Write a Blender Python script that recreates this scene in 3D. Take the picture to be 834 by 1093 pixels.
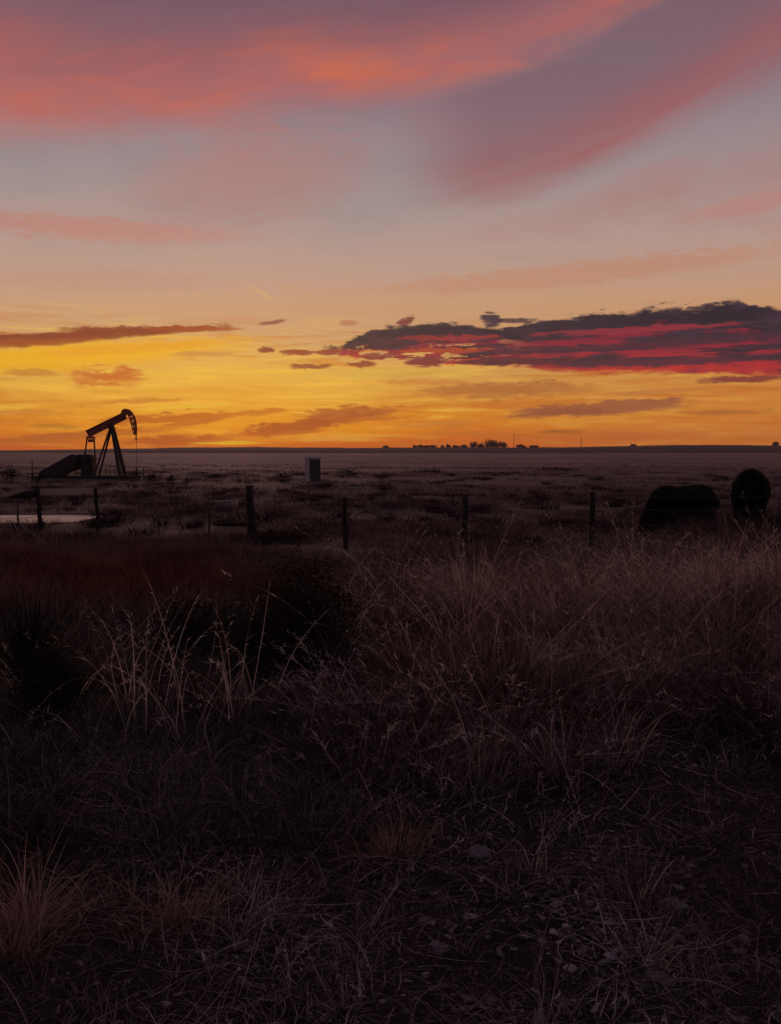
import bpy, bmesh, math, random
import numpy as np
from mathutils import Vector, Matrix

for o in list(bpy.data.objects):
    bpy.data.objects.remove(o, do_unlink=True)
S = bpy.context.scene
COL = S.collection
R = math.radians
rng = np.random.default_rng(7)
random.seed(7)

# ------------------------------------------------------------------ camera
EYE = 1.6
F = 947.0            # focal length in photograph pixels (834 x 1093)
PITCH = math.atan(66.5 / F)
cam = bpy.data.cameras.new('camera')
camo = bpy.data.objects.new('camera', cam)
COL.objects.link(camo)
camo.location = (0, 0, EYE)
camo.rotation_euler = (math.pi / 2 - PITCH, 0, 0)
cam.sensor_fit = 'VERTICAL'
cam.angle = 2 * math.atan(546.5 / F)
cam.clip_start = 0.05
cam.clip_end = 20000
S.camera = camo


def ray(px, py):
    cx, cz = (px - 417) / F, -(py - 546.5) / F
    cp, sp = math.cos(PITCH), math.sin(PITCH)
    return Vector((cx, cp + cz * sp, -sp + cz * cp))


def at(px, py, Y):
    d = ray(px, py)
    return Vector((0, 0, EYE)) + d * (Y / d.y)


def ang(px, py):
    d = ray(px, py).normalized()
    return math.degrees(math.atan2(d.x, d.y)), math.degrees(math.asin(d.z))


def lin(c):
    return tuple((v / 255 / 12.92) if v / 255 <= 0.04045 else ((v / 255 + 0.055) / 1.055) ** 2.4 for v in c)


# ------------------------------------------------------------------ render look
S.view_settings.view_transform = 'Standard'
S.view_settings.look = 'None'
S.view_settings.exposure = 0
S.view_settings.gamma = 1
S.view_settings.use_curve_mapping = False

S.cycles.max_bounces = 4
S.cycles.diffuse_bounces = 2
S.cycles.glossy_bounces = 2
S.cycles.transmission_bounces = 2
S.cycles.volume_bounces = 0

# ------------------------------------------------------------------ sky (world, by direction)
world = bpy.data.worlds.new('World')
S.world = world
world.use_nodes = True
WT = world.node_tree
WT.nodes.clear()


class X:
    """tiny expression wrapper round math nodes"""
    def __init__(self, tree, sock):
        self.t, self.s = tree, sock

    def _b(self, op, a, b):
        n = self.t.nodes.new('ShaderNodeMath')
        n.operation = op
        for i, v in enumerate((a, b)):
            if v is None:
                continue
            if isinstance(v, X):
                self.t.links.new(v.s, n.inputs[i])
            else:
                n.inputs[i].default_value = v
        return X(self.t, n.outputs[0])

    def __add__(self, o): return self._b('ADD', self, o)
    def __radd__(self, o): return self._b('ADD', o, self)
    def __sub__(self, o): return self._b('SUBTRACT', self, o)
    def __rsub__(self, o): return self._b('SUBTRACT', o, self)
    def __mul__(self, o): return self._b('MULTIPLY', self, o)
    def __rmul__(self, o): return self._b('MULTIPLY', o, self)
    def __truediv__(self, o): return self._b('DIVIDE', self, o)
    def f(self, op, o=None): return self._b(op, self, o)

    def madd(self, m, a):
        n = self.t.nodes.new('ShaderNodeMath')
        n.operation = 'MULTIPLY_ADD'
        for i, v in enumerate((self, m, a)):
            if isinstance(v, X):
                self.t.links.new(v.s, n.inputs[i])
            else:
                n.inputs[i].default_value = v
        return X(self.t, n.outputs[0])

    def sstep(self, a, b, oa=0.0, ob=1.0):
        n = self.t.nodes.new('ShaderNodeMapRange')
        n.interpolation_type = 'SMOOTHSTEP'
        self.t.links.new(self.s, n.inputs[0])
        for i, v in enumerate((a, b, oa, ob)):
            n.inputs[1 + i].default_value = v
        return X(self.t, n.outputs[0])

    def curve(self, pts, x0, x1, y1):
        """piecewise smooth curve; pts in real units"""
        n = self.t.nodes.new('ShaderNodeFloatCurve')
        c = n.mapping.curves[0]
        q = [((x - x0) / (x1 - x0), y / y1) for x, y in pts]
        c.points[0].location = q[0]
        c.points[1].location = q[-1]
        for p in q[1:-1]:
            c.points.new(*p)
        n.mapping.update()
        self.t.links.new(((self - x0) * (1 / (x1 - x0))).s, n.inputs['Value'])
        return X(self.t, n.outputs[0]) * y1


def combine(t, a, b, c):
    n = t.nodes.new('ShaderNodeCombineXYZ')
    for i, v in enumerate((a, b, c)):
        if isinstance(v, X):
            t.links.new(v.s, n.inputs[i])
        else:
            n.inputs[i].default_value = v
    return n.outputs[0]


def noise(t, vec, scale=1.0, detail=4.0, rough=0.55, dist=0.0):
    n = t.nodes.new('ShaderNodeTexNoise')
    t.links.new(vec, n.inputs['Vector'])
    n.inputs['Scale'].default_value = scale
    n.inputs['Detail'].default_value = detail
    n.inputs['Roughness'].default_value = rough
    n.inputs['Distortion'].default_value = dist
    return X(t, n.outputs[0]) - 0.5


def mixc(t, fac, a, b, mode='MIX'):
    n = t.nodes.new('ShaderNodeMix')
    n.data_type = 'RGBA'
    n.blend_type = mode
    for i, v in ((0, fac), (6, a), (7, b)):
        if isinstance(v, X):
            t.links.new(v.s, n.inputs[i])
        elif isinstance(v, bpy.types.NodeSocket):
            t.links.new(v, n.inputs[i])
        elif isinstance(v, (int, float)):
            n.inputs[i].default_value = v
        else:
            n.inputs[i].default_value = (*v, 1) if len(v) == 3 else v
    return n.outputs[2]


def ramp(t, fac, stops, interp='LINEAR'):
    n = t.nodes.new('ShaderNodeValToRGB')
    n.color_ramp.interpolation = interp
    e = n.color_ramp.elements
    while len(e) < len(stops):
        e.new(0.5)
    for i, (p, c) in enumerate(stops):
        e[i].position = p
        e[i].color = (*c, 1)
    t.links.new(fac.s if isinstance(fac, X) else fac, n.inputs[0])
    return n.outputs[0]


def build_sky():
    t = WT
    tc = t.nodes.new('ShaderNodeTexCoord')
    sp = t.nodes.new('ShaderNodeSeparateXYZ')
    t.links.new(tc.outputs['Generated'], sp.inputs[0])
    x, y, z = (X(t, sp.outputs[i]) for i in range(3))
    az = x.f('ARCTAN2', y) * 57.29578
    el = z.f('ARCSINE') * 57.29578
    # front gradient: colour of the clear sky by elevation (0..90 deg)
    def E(py): return max(0.0, ang(417, py)[1])
    g = [(479, (186, 76, 18)), (468, (206, 98, 16)), (440, (207, 128, 32)), (405, (204, 150, 74)),
         (360, (202, 154, 104)), (310, (190, 152, 130)), (255, (176, 148, 140)), (205, (161, 143, 142)),
         (150, (149, 131, 136)), (95, (134, 110, 121)), (0, (118, 93, 106))]
    stops = [(E(p) / 45, lin(c)) for p, c in g] + [(0.8, lin((86, 72, 86))), (1.0, lin((80, 71, 86)))]
    base = ramp(t, el * (1 / 45), stops)
    # left/centre yellower, right rosier near the horizon
    warm = az.sstep(-2, 22) * el.sstep(13, 1)
    base = mixc(t, warm * 0.7, base, lin((198, 118, 52)))
    n_haze = noise(t, combine(t, az * 0.05, el * 0.16, 3.1), 1.0, 5, 0.55, 0.4)
    base = mixc(t, n_haze.sstep(-0.02, 0.22) * el.sstep(9, 14) * 0.55, base, lin((172, 112, 106)))
    base = mixc(t, n_haze.sstep(0.02, -0.2) * el.sstep(9, 14) * 0.35, base, lin((128, 128, 132)))

    # distortion fields
    wA = noise(t, combine(t, az * 0.22, el * 0.55, 0.0), 1.0, 5, 0.6)
    wB = noise(t, combine(t, az * 0.7, el * 2.2, 5.0), 1.0, 6, 0.62)
    wC = noise(t, combine(t, az * 0.12, el * 1.6, 9.0), 1.0, 5, 0.6)
    wD = noise(t, combine(t, az * 1.0, el * 4.2, 2.0), 1.0, 4, 0.55, 0.4)
    st = noise(t, combine(t, az * 0.13, el * 1.5, 14.0), 1.0, 6, 0.62, 0.5)

    col = base
    def edge(pts):
        P = [ang(*p) for p in pts]
        P.sort()
        P = [(-60, P[0][1])] + P + [(60, P[-1][1])]
        return az.curve(P, -60, 60, 45)

    wH = noise(t, combine(t, az * 0.06, el * 0.20, 41.0), 1.0, 5, 0.55, 0.5)
    wI = noise(t, combine(t, az * 0.14 + el * 0.05, el * 0.55 - az * 0.09, 47.0), 1.0, 4, 0.5, 0.3)
    wF = noise(t, combine(t, az * 0.10 + el * 0.10, el * 1.0 - az * 0.33, 60.0), 1.0, 6, 0.62, 0.4)
    base = col
    # --- high purple veil above the coral band
    e1 = edge([(0, 128), (100, 140), (200, 132), (300, 112), (420, 104), (520, 80), (600, 46), (700, -6), (834, -80)])
    d1 = el - e1 + wH * 2.2 + wI * 1.0
    col = mixc(t, d1.sstep(0.2, 3.6) * (wF * 0.7 + 0.84).f('MINIMUM', 1.0), col, lin((116, 84, 98)))
    # --- coral band following that lower edge
    th = az.curve([(-60, 5.5), (-24, 6.2), (-10, 4.6), (4, 3.6), (14, 2.6), (60, 2.4)], -60, 60, 10)
    r1 = d1 / th
    band = r1.sstep(-0.30, 0.30) * r1.sstep(1.35, 0.20)
    cc = mixc(t, (wI + wH).sstep(-0.15, 0.2) * az.sstep(-24, -8, 0.25, 1.0), lin((178, 98, 92)), lin((204, 104, 76)))
    col = mixc(t, band * (wI * 0.8 + wF * 0.9 + 0.78).f('MINIMUM', 0.94), col, cc)
    # --- second rosy streak at upper right
    e2 = edge([(300, 235), (440, 210), (560, 198), (640, 172), (720, 132), (800, 88), (900, 40)])
    d2 = el - e2 + wH * 2.6 + wI * 1.2
    side = az.sstep(-1, 7)
    col = mixc(t, d2.sstep(0.2, 2.6) * d1.sstep(0.4, -1.0) * side * 0.62, col, lin((122, 88, 100)))
    col = mixc(t, d2.sstep(-1.3, 1.2) * d2.sstep(4.6, 0.8) * side * d1.sstep(0.3, -0.6) * (wF * 1.0 + 0.66), col, lin((158, 88, 88)))

    high = col
    col = base
    # thin warm streaks across the low sky
    low = el.sstep(9.5, 6) * el.sstep(-0.5, 0.3)
    col = mixc(t, st.sstep(0.0, 0.13) * low * 0.75, col, lin((188, 102, 38)))
    col = mixc(t, st.sstep(-0.01, -0.13) * low * az.sstep(14, -6, 0.25, 0.7), col, lin((228, 178, 70)))
    # red rim hugging the skyline, stronger on the left
    col = mixc(t, (el + wC * 0.8).sstep(1.5, 0.1) * az.sstep(16, -18, 0.25, 0.8), col, lin((188, 84, 22)))

    low_base = col
    nh = wC * 1.0 + wB * 2.4 + wD * 1.8
    nw = wB * 0.9 + wA * 0.6
    BLOBS = []

    def blob(px, py, w, h, tilt, c, a=1.0, soft=0.5, k=1.0):
        """soft-edged streak cloud: centre and half-size in photograph pixels at F"""
        BLOBS.append((px, py, w, h, tilt, c, a, soft, k))

    def paint(col, Bs):
        """lay a list of blobs over a colour, inside a node group of its own"""
        if not Bs:
            return col
        g = bpy.data.node_groups.new('cloud_streaks', 'ShaderNodeTree')
        for nm, ty in (('col', 'NodeSocketColor'), ('az', 'NodeSocketFloat'), ('el', 'NodeSocketFloat'), ('nh', 'NodeSocketFloat'), ('nw', 'NodeSocketFloat'), ('nd', 'NodeSocketFloat')):
            g.interface.new_socket(nm, in_out='INPUT', socket_type=ty)
        g.interface.new_socket('col', in_out='OUTPUT', socket_type='NodeSocketColor')
        gi = g.nodes.new('NodeGroupInput')
        go = g.nodes.new('NodeGroupOutput')
        c = gi.outputs[0]
        gaz, gel, gnh, gnw, gnd = (X(g, gi.outputs[i]) for i in range(1, 6))
        for px, py, w, h, tilt, tone, a, soft, k in Bs:
            a0, e0 = ang(px, py)
            w, h = w * 57.3 / F, h * 57.3 / F
            v = gnh.madd(h * k, gaz.madd(-tilt, gel)).madd(1 / h, -(e0 - a0 * tilt) / h)
            u = gnw.madd(k, gaz.madd(1 / w, -a0 / w))
            r = gnd.madd(1.1 * k, v.madd(v, u * u))
            c = mixc(g, r.sstep(1.12, 0.68 - soft, 0, a), c, lin(tone))
        g.links.new(c, go.inputs[0])
        n = t.nodes.new('ShaderNodeGroup')
        n.node_tree = g
        for i, v in enumerate((col, az.s, el.s, nh.s, nw.s, wD.s)):
            t.links.new(v, n.inputs[i])
        return n.outputs[0]

    # the yellow glow over the sunset point
    blob(210, 408, 270, 46, 0.0, (232, 178, 58), 0.5, 0.7, 0.3)
    blob(230, 458, 260, 18, 0.0, (222, 150, 30), 0.55, 0.7, 0.4)
    blob(400, 330, 300, 30, 0.02, (196, 146, 108), 0.45, 0.7, 0.5)
    # rosy diffuse veils
    blob(270, 190, 150, 55, 0.15, (176, 116, 110), 0.5, 0.7, 0.5)
    blob(90, 243, 190, 14, 0.0, (188, 122, 106), 0.6, 0.7, 0.7)
    blob(800, 218, 70, 12, 0.12, (186, 124, 112), 0.55, 0.7, 0.6)
    blob(620, 292, 260, 14, 0.06, (188, 128, 98), 0.55, 0.7, 0.7)
    blob(130, 300, 150, 13, 0.04, (180, 132, 116), 0.35, 0.7, 0.7)
    # left: glowing yellow under-side then red-brown streak
    blob(60, 380, 240, 17, 0.10, (228, 166, 30), 0.95, 0.7, 0.35)
    blob(60, 360, 190, 6.0, 0.10, (124, 48, 36), 0.95, 0.4, 0.6)
    blob(150, 371, 110, 6, 0.10, (222, 150, 36), 0.8, 0.7, 0.6)
    blob(30, 366, 90, 4.5, 0.09, (150, 70, 34), 0.9, 0.5, 0.7)
    blob(130, 353, 70, 5.5, 0.05, (130, 50, 36), 0.95, 0.4, 0.7)
    blob(210, 351, 60, 3.5, 0.03, (150, 66, 36), 0.9, 0.5, 0.7)
    blob(290, 344, 16, 3, 0.14, (130, 70, 58), 0.85, 0.4, 0.9)
    blob(285, 374, 11, 4, 0.05, (130, 50, 44), 0.95, 0.4, 0.9)
    blob(318, 376, 22, 3.5, 0.0, (140, 56, 46), 0.95, 0.4, 0.9)
    blob(330, 391, 26, 4.0, 0.02, (138, 66, 46), 0.95, 0.4, 0.9)
    blob(385, 389, 18, 4.5, 0.0, (140, 58, 48), 0.95, 0.4, 0.9)
    blob(372, 345, 12, 4, 0.0, (176, 108, 84), 0.7, 0.5, 0.9)
    blob(115, 402, 42, 11, 0.0, (186, 88, 40), 0.9, 0.6, 0.8)
    blob(35, 398, 34, 4, 0.0, (180, 112, 44), 0.7, 0.6, 0.8)
    blob(215, 378, 40, 4, 0.05, (182, 118, 72), 0.6, 0.6, 0.8)
    # low orange-brown streaks
    blob(330, 452, 92, 8, 0.13, (150, 60, 32), 0.97, 0.5, 1.2)
    blob(372, 440, 62, 8, 0.05, (158, 74, 40), 0.9, 0.5, 1.0)
    blob(278, 440, 34, 4, 0.08, (176, 92, 34), 0.8, 0.5, 0.9)
    blob(170, 447, 70, 7, 0.06, (164, 74, 28), 0.9, 0.5, 1.0)
    blob(110, 462, 90, 5, 0.07, (156, 72, 30), 0.8, 0.5, 0.9)
    blob(185, 470, 70, 7, 0.03, (156, 54, 22), 0.9, 0.6, 0.8)
    blob(60, 455, 30, 3, 0.0, (160, 100, 34), 0.7, 0.5, 0.8)
    blob(245, 473, 45, 2.5, 0.0, (214, 176, 36), 0.8, 0.7, 0.5)
    blob(200, 434, 60, 3, 0.06, (214, 172, 52), 0.75, 0.7, 0.5)
    blob(420, 398, 130, 5, 0.03, (206, 166, 70), 0.6, 0.7, 0.5)
    blob(150, 428, 60, 3, 0.05, (178, 104, 40), 0.7, 0.6, 0.9)
    blob(232, 446, 26, 4, 0.15, (172, 84, 34), 0.85, 0.5, 1.0)
    blob(205, 452, 30, 3.5, 0.1, (166, 78, 32), 0.85, 0.5, 1.0)
    blob(300, 462, 60, 3.5, 0.06, (172, 76, 30), 0.85, 0.5, 0.9)
    blob(400, 447, 45, 3, 0.05, (176, 92, 40), 0.75, 0.5, 0.9)
    blob(20, 440, 60, 4, 0.02, (186, 118, 48), 0.6, 0.6, 0.8)
    blob(40, 470, 70, 4, 0.03, (170, 84, 28), 0.7, 0.6, 0.8)
    blob(470, 452, 60, 3.5, 0.04, (186, 112, 48), 0.65, 0.6, 0.9)
    blob(560, 396, 40, 3, 0.0, (196, 140, 76), 0.6, 0.6, 0.9)
    blob(700, 418, 60, 3, 0.04, (180, 110, 60), 0.6, 0.6, 0.9)
    blob(545, 416, 110, 11, 0.02, (166, 96, 52), 0.85, 0.7, 0.8)
    blob(640, 436, 105, 9, 0.05, (146, 82, 58), 0.9, 0.5, 0.8)
    blob(600, 440, 60, 4, 0.02, (140, 76, 52), 0.85, 0.5, 0.9)
    blob(790, 405, 46, 4.0, 0.01, (126, 54, 52), 0.95, 0.4, 0.8)
    blob(770, 440, 60, 3, 0.0, (166, 96, 46), 0.75, 0.6, 0.8)
    blob(600, 461, 26, 2.2, 0.03, (150, 84, 38), 0.8, 0.5, 0.7)
    blob(790, 470, 90, 6, 0.02, (196, 104, 28), 0.7, 0.7, 0.6)
    blob(450, 408, 60, 4, 0.0, (190, 112, 50), 0.6, 0.6, 0.8)

    blob(620, 373, 130, 4.5, 0.01, (64, 36, 52), 0.9, 0.4, 1.0)
    blob(770, 362, 110, 5, 0.0, (66, 36, 52), 0.9, 0.4, 1.0)
    blob(700, 386, 140, 4.5, 0.0, (70, 38, 54), 0.9, 0.4, 1.0)
    blob(540, 386, 70, 4, 0.0, (78, 38, 50), 0.9, 0.4, 1.0)
    blob(830, 380, 60, 5, 0.0, (64, 36, 52), 0.9, 0.4, 1.0)
    blob(480, 361, 60, 4, 0.0, (150, 44, 50), 0.8, 0.4, 1.0)
    blob(680, 352, 120, 3.5, 0.02, (138, 42, 56), 0.85, 0.4, 1.0)
    blob(470, 374, 60, 3, 0.0, (170, 62, 44), 0.85, 0.4, 1.0)
    blob(405, 380, 26, 3.2, 0.05, (128, 50, 52), 0.9, 0.4, 1.0)
    blob(350, 376, 16, 2.6, 0.0, (134, 54, 48), 0.9, 0.4, 1.0)
    blob(650, 345, 40, 6, 0.05, (46, 32, 46), 0.95, 0.3, 1.0)
    blob(760, 335, 60, 8, 0.0, (42, 30, 43), 0.95, 0.3, 1.0)
    blob(455, 352, 40, 7, 0.02, (50, 34, 48), 0.95, 0.3, 1.0)
    blob(600, 348, 30, 6, 0.08, (48, 34, 48), 0.95, 0.3, 1.0)
    blob(548, 342, 30, 3.5, 0.0, (70, 48, 60), 0.9, 0.4, 1.0)
    blob(525, 341, 13, 8, -0.1, (64, 46, 58), 0.97, 0.3, 0.8)
    blob(432, 343, 10, 5, 0.2, (120, 52, 52), 0.95, 0.3, 1.0)
    blob(455, 386, 24, 6, 0.0, (120, 48, 54), 0.95, 0.4, 1.0)

    def bank(col):
        # --- the big bank of cloud on the right
        top = edge([(330, 378), (350, 371), (372, 362), (400, 352), (428, 345), (470, 344), (500, 346), (560, 345),
                    (600, 338), (650, 331), (700, 329), (760, 325), (834, 327), (900, 330)])
        bot = edge([(330, 382), (350, 379), (400, 386), (450, 392), (520, 391), (600, 398), (700, 400), (834, 401), (900, 402)])
        puff = noise(t, combine(t, az * 0.36, el * 0.95, 21.0), 1.0, 6, 0.58, 0.3)
        lace = noise(t, combine(t, az * 0.13, el * 1.9, 33.0), 1.0, 6, 0.60, 0.4)
        dt = top - el + puff * 2.0 + wD * 0.5
        db = el - bot + wC * 0.7 + wD * 0.5 + puff * 0.7
        body = dt.sstep(-0.05, 0.22) * db.sstep(-0.05, 0.25) * (az + puff * 4).sstep(ang(345, 370)[0], ang(366, 370)[0])
        tt = (el - bot) / (top - bot)                                   # 0 foot .. 1 crest
        dark = (tt + puff * 1.0 + lace * 1.5 + wD * 0.4).sstep(0.42, 0.72)
        dark2 = (lace * 1.6 + puff * 0.3).sstep(-0.04, 0.12) * (tt + puff * 0.5).sstep(0.0, 0.2) * 0.95
        ins = mixc(t, (tt + puff * 0.5).sstep(0.0, 0.5), lin((178, 44, 46)), lin((134, 30, 54)))
        ins = mixc(t, (wB + wD).sstep(-0.1, 0.3) * 0.6, ins, lin((104, 42, 56)))
        ins = mixc(t, dark.f('MAXIMUM', dark2), ins, mixc(t, (puff + wD * 0.9).sstep(-0.2, 0.25), lin((40, 28, 41)), lin((64, 42, 58))))
        # broken, see-through on its lower left
        gap = (puff + lace * 1.2 + wD * 0.8).sstep(-0.10, -0.02).f('MAXIMUM', az.sstep(1, 10)).f('MAXIMUM', (tt + puff).sstep(0.4, 0.6))
        col = mixc(t, body * gap, col, ins)
        return col

    def contrail(col):
        # --- short contrail
        a0, e0 = ang(272, 308)
        da, de = az - a0, el - e0
        s = math.atan2(-(318 - 298), 290 - 255)
        u = da * math.cos(s) + de * math.sin(s)
        v = de * math.cos(s) - da * math.sin(s)
        trail = (v.f('ABSOLUTE') + wD * 0.06).sstep(0.15, 0.0) * u.sstep(-1.3, 0.6) * u.sstep(1.35, 1.1)
        col = mixc(t, trail * 0.6, col, lin((206, 168, 104)))

        return col

    # --- the sky opposite the afterglow: dim dusk
    dusk = ramp(t, el * (1 / 90), [(0.0, lin((86, 72, 84))), (0.2, lin((108, 88, 100))), (0.5, lin((92, 80, 93))), (1, lin((80, 71, 86)))])
    away = y.sstep(0.55, -0.25)

    def shader(col):
        col = mixc(t, away, col, dusk)
        col = mixc(t, el.sstep(-0.2, -2.0), col, lin((30, 22, 24)))
        bg = t.nodes.new('ShaderNodeBackground')
        t.links.new(col, bg.inputs[0])
        bg.inputs[1].default_value = SKY_GAIN
        return bg.outputs[0]

    def choose(x, limit, below, above):
        m = t.nodes.new('ShaderNodeMixShader')
        t.links.new(x.f('GREATER_THAN', limit).s, m.inputs[0])
        t.links.new(below, m.inputs[1])
        t.links.new(above, m.inputs[2])
        return m.outputs[0]

    # the low sky is dealt with in sectors, so each direction only works out the clouds that reach it
    cuts = [-40, -15.5, -8, -1, 9, 40]
    parts = []
    for i in range(len(cuts) - 1):
        col = low_base
        if cuts[i + 1] > -5 and cuts[i] < 39:
            tail = True
        else:
            tail = False
        def near(B):
            a0, w = ang(B[0], B[1])[0], B[2] * 57.3 / F * 1.45
            return a0 + w > cuts[i] and a0 - w < cuts[i + 1]
        col = paint(col, [B for B in BLOBS[:-18] if near(B)])
        if tail:
            col = paint(bank(col), [B for B in BLOBS[-18:] if near(B)])
        if cuts[i] == -15.5 or cuts[i] == -8:
            col = contrail(col)
        parts.append(shader(col))
    node = parts[0]
    for i in range(1, len(parts)):
        node = choose(az, cuts[i], node, parts[i])
    hcol = paint(high, [B for B in BLOBS if B[1] < 300])
    sh = choose(el, SPLIT, node, shader(hcol))
    sh = choose(y, 0.3, shader(base), sh)

    sky = t.nodes.new('ShaderNodeTexSky')
    sky.sky_type = 'NISHITA'
    sky.sun_disc = False
    sky.sun_elevation = SUN_EL
    sky.sun_rotation = SUN_AZ
    bg2 = t.nodes.new('ShaderNodeBackground')
    t.links.new(sky.outputs[0], bg2.inputs[0])
    bg2.inputs[1].default_value = 0.004
    ad = t.nodes.new('ShaderNodeAddShader')
    t.links.new(sh, ad.inputs[0])
    t.links.new(bg2.outputs[0], ad.inputs[1])
    out = t.nodes.new('ShaderNodeOutputWorld')
    t.links.new(ad.outputs[0], out.inputs[0])
    world.cycles.sampling_method = 'NONE'


SPLIT = 12.6
SUN_EL = R(2.5)
SUN_AZ = R(ang(230, 470)[0])
SKY_GAIN = 1.0
build_sky()
rim_lamp = bpy.data.lights.new('rim_lamp', 'SUN')  # added low backlight for the grass tips; no such source after sunset
rim_lamp.energy = 0.75
rim_lamp.angle = R(8)
rim_lamp.color = (1.0, 0.56, 0.44)
rim_lampo = bpy.data.objects.new('rim_lamp', rim_lamp)
COL.objects.link(rim_lampo)
rim_lampo.rotation_euler = Vector((-math.sin(SUN_AZ) * math.cos(SUN_EL), -math.cos(SUN_AZ) * math.cos(SUN_EL), -math.sin(SUN_EL))).to_track_quat('-Z', 'Y').to_euler()


# ------------------------------------------------------------------ helpers
def tag(o, label=None, cat=None, group=None, kind=None):
    if label: o['label'] = label
    if cat: o['category'] = cat
    if group: o['group'] = group
    if kind: o['kind'] = kind
    return o


def empty(name, loc, rz=0.0):
    o = bpy.data.objects.new(name, None)
    o.empty_display_size = 0.3
    o.location = loc
    o.rotation_euler = (0, 0, rz)
    COL.objects.link(o)
    return o


def link(name, me, mat, parent=None, smooth=False):
    o = bpy.data.objects.new(name, me)
    COL.objects.link(o)
    if mat: me.materials.append(mat)
    if parent: o.parent = parent
    if smooth:
        me.polygons.foreach_set('use_smooth', [True] * len(me.polygons))
    return o


def material(name, build):
    m = bpy.data.materials.new(name)
    m.use_nodes = True
    t = m.node_tree
    t.nodes.clear()
    out = t.nodes.new('ShaderNodeOutputMaterial')
    t.links.new(build(t), out.inputs['Surface'])
    return m


def principled(t, color, rough=0.8, metal=0.0, bump=None, bstr=0.4, bdist=0.02, spec=0.3):
    p = t.nodes.new('ShaderNodeBsdfPrincipled')
    if isinstance(color, bpy.types.NodeSocket): t.links.new(color, p.inputs['Base Color'])
    else: p.inputs['Base Color'].default_value = (*color, 1)
    if isinstance(rough, X): t.links.new(rough.s, p.inputs['Roughness'])
    else: p.inputs['Roughness'].default_value = rough
    p.inputs['Metallic'].default_value = metal
    p.inputs['Specular IOR Level'].default_value = spec
    if bump is not None:
        b = t.nodes.new('ShaderNodeBump')
        b.inputs['Strength'].default_value = bstr
        b.inputs['Distance'].default_value = bdist
        t.links.new(bump.s, b.inputs['Height'])
        t.links.new(b.outputs[0], p.inputs['Normal'])
    return p.outputs[0]


def objco(t, sx=1, sy=1, sz=1):
    tc = t.nodes.new('ShaderNodeTexCoord')
    m = t.nodes.new('ShaderNodeMapping')
    m.inputs['Scale'].default_value = (sx, sy, sz)
    t.links.new(tc.outputs['Object'], m.inputs[0])
    return m.outputs[0]


def mottled(name, c1, c2, scale=6, rough=0.8, metal=0.0, stretch=(1, 1, 1), bstr=0.3, spec=0.3):
    def b(t):
        v = objco(t, *stretch)
        n = noise(t, v, scale, 6, 0.65)
        n2 = noise(t, v, scale * 5, 4, 0.6)
        c = mixc(t, (n + n2 * 0.5).sstep(-0.2, 0.25), c1, c2)
        return principled(t, c, rough, metal, n2, bstr, 0.02, spec)
    return material(name, b)


def blade_mat(name, cols, trans=0.3, rough=0.9, tone=1.1, vary=0.9):
    """dry stalks: every stalk has its own tone"""
    def b(t):
        g = t.nodes.new('ShaderNodeNewGeometry')
        c = ramp(t, g.outputs['Random Per Island'], [(i / (len(cols) - 1), k) for i, k in enumerate(cols)])
        n = noise(t, objco(t), tone, 3, 0.5)
        c = mixc(t, n.sstep(-0.12, 0.14) * vary, c, mixc(t, 1.0, c, (0.40, 0.33, 0.33), 'MULTIPLY'))
        d = t.nodes.new('ShaderNodeBsdfDiffuse')
        t.links.new(c, d.inputs[0])
        tr = t.nodes.new('ShaderNodeBsdfTranslucent')
        t.links.new(c, tr.inputs[0])
        m = t.nodes.new('ShaderNodeMixShader')
        m.inputs[0].default_value = trans
        t.links.new(d.outputs[0], m.inputs[1])
        t.links.new(tr.outputs[0], m.inputs[2])
        return m.outputs[0]
    return material(name, b)


def mesh_np(name, verts, faces):
    me = bpy.data.meshes.new(name)
    nv, nf, k = len(verts), len(faces), faces.shape[1]
    me.vertices.add(nv)
    me.vertices.foreach_set('co', np.ascontiguousarray(verts, np.float32).ravel())
    me.loops.add(nf * k)
    me.loops.foreach_set('vertex_index', np.ascontiguousarray(faces, np.int32).ravel())
    me.polygons.add(nf)
    me.polygons.foreach_set('loop_start', np.arange(nf, dtype=np.int32) * k)
    me.update()
    me.validate()
    return me


# ------------------------------------------------------------------ terrain
ZY = np.array([(-9000, 0), (-60, 0.1), (0, 0), (5, 0), (9, -0.06), (12, -0.2), (16, -0.40), (20, -0.62), (28, -1.0), (34, -1.2),
               (40, -1.26), (60, -1.55), (100, -1.88), (200, -2.3), (800, -2.7), (9000, -3.2)], float)


def gz(x, y):
    x, y = np.asarray(x, float), np.asarray(y, float)
    z = np.interp(y, ZY[:, 0], ZY[:, 1])
    r = np.hypot(x, y)
    a = np.clip((r - 1.0) / 4, 0, 1)
    n = (np.sin(x * 1.7 + y * 0.9) * np.sin(y * 1.3 - x * 0.4) * 0.035 + np.sin(x * 4.1 + 1.3) * np.sin(y * 3.7 + x) * 0.018
         + np.sin(x * 0.31 + 1) * np.sin(y * 0.23 + 2) * 0.07 * np.clip(r / 20, 0, 1))
    # hollow that holds the stock pond
    pond = np.exp(-(((x + 18.5) / 5.8) ** 4 + ((y - 37.0) / 2.9) ** 4))
    mound = np.exp(-(((x - 7.4) / 1.6) ** 2 + ((y - 18.2) / 1.6) ** 2)) * 0.60
    dip = np.exp(-(((x - 6.2) / 2.2) ** 2 + ((y - 19.2) / 2.0) ** 2)) * 0.38
    return z + n * a - pond * 0.28 + mound * (1 - dip) - dip


def gzf(x, y):
    return float(gz(x, y))


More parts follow.
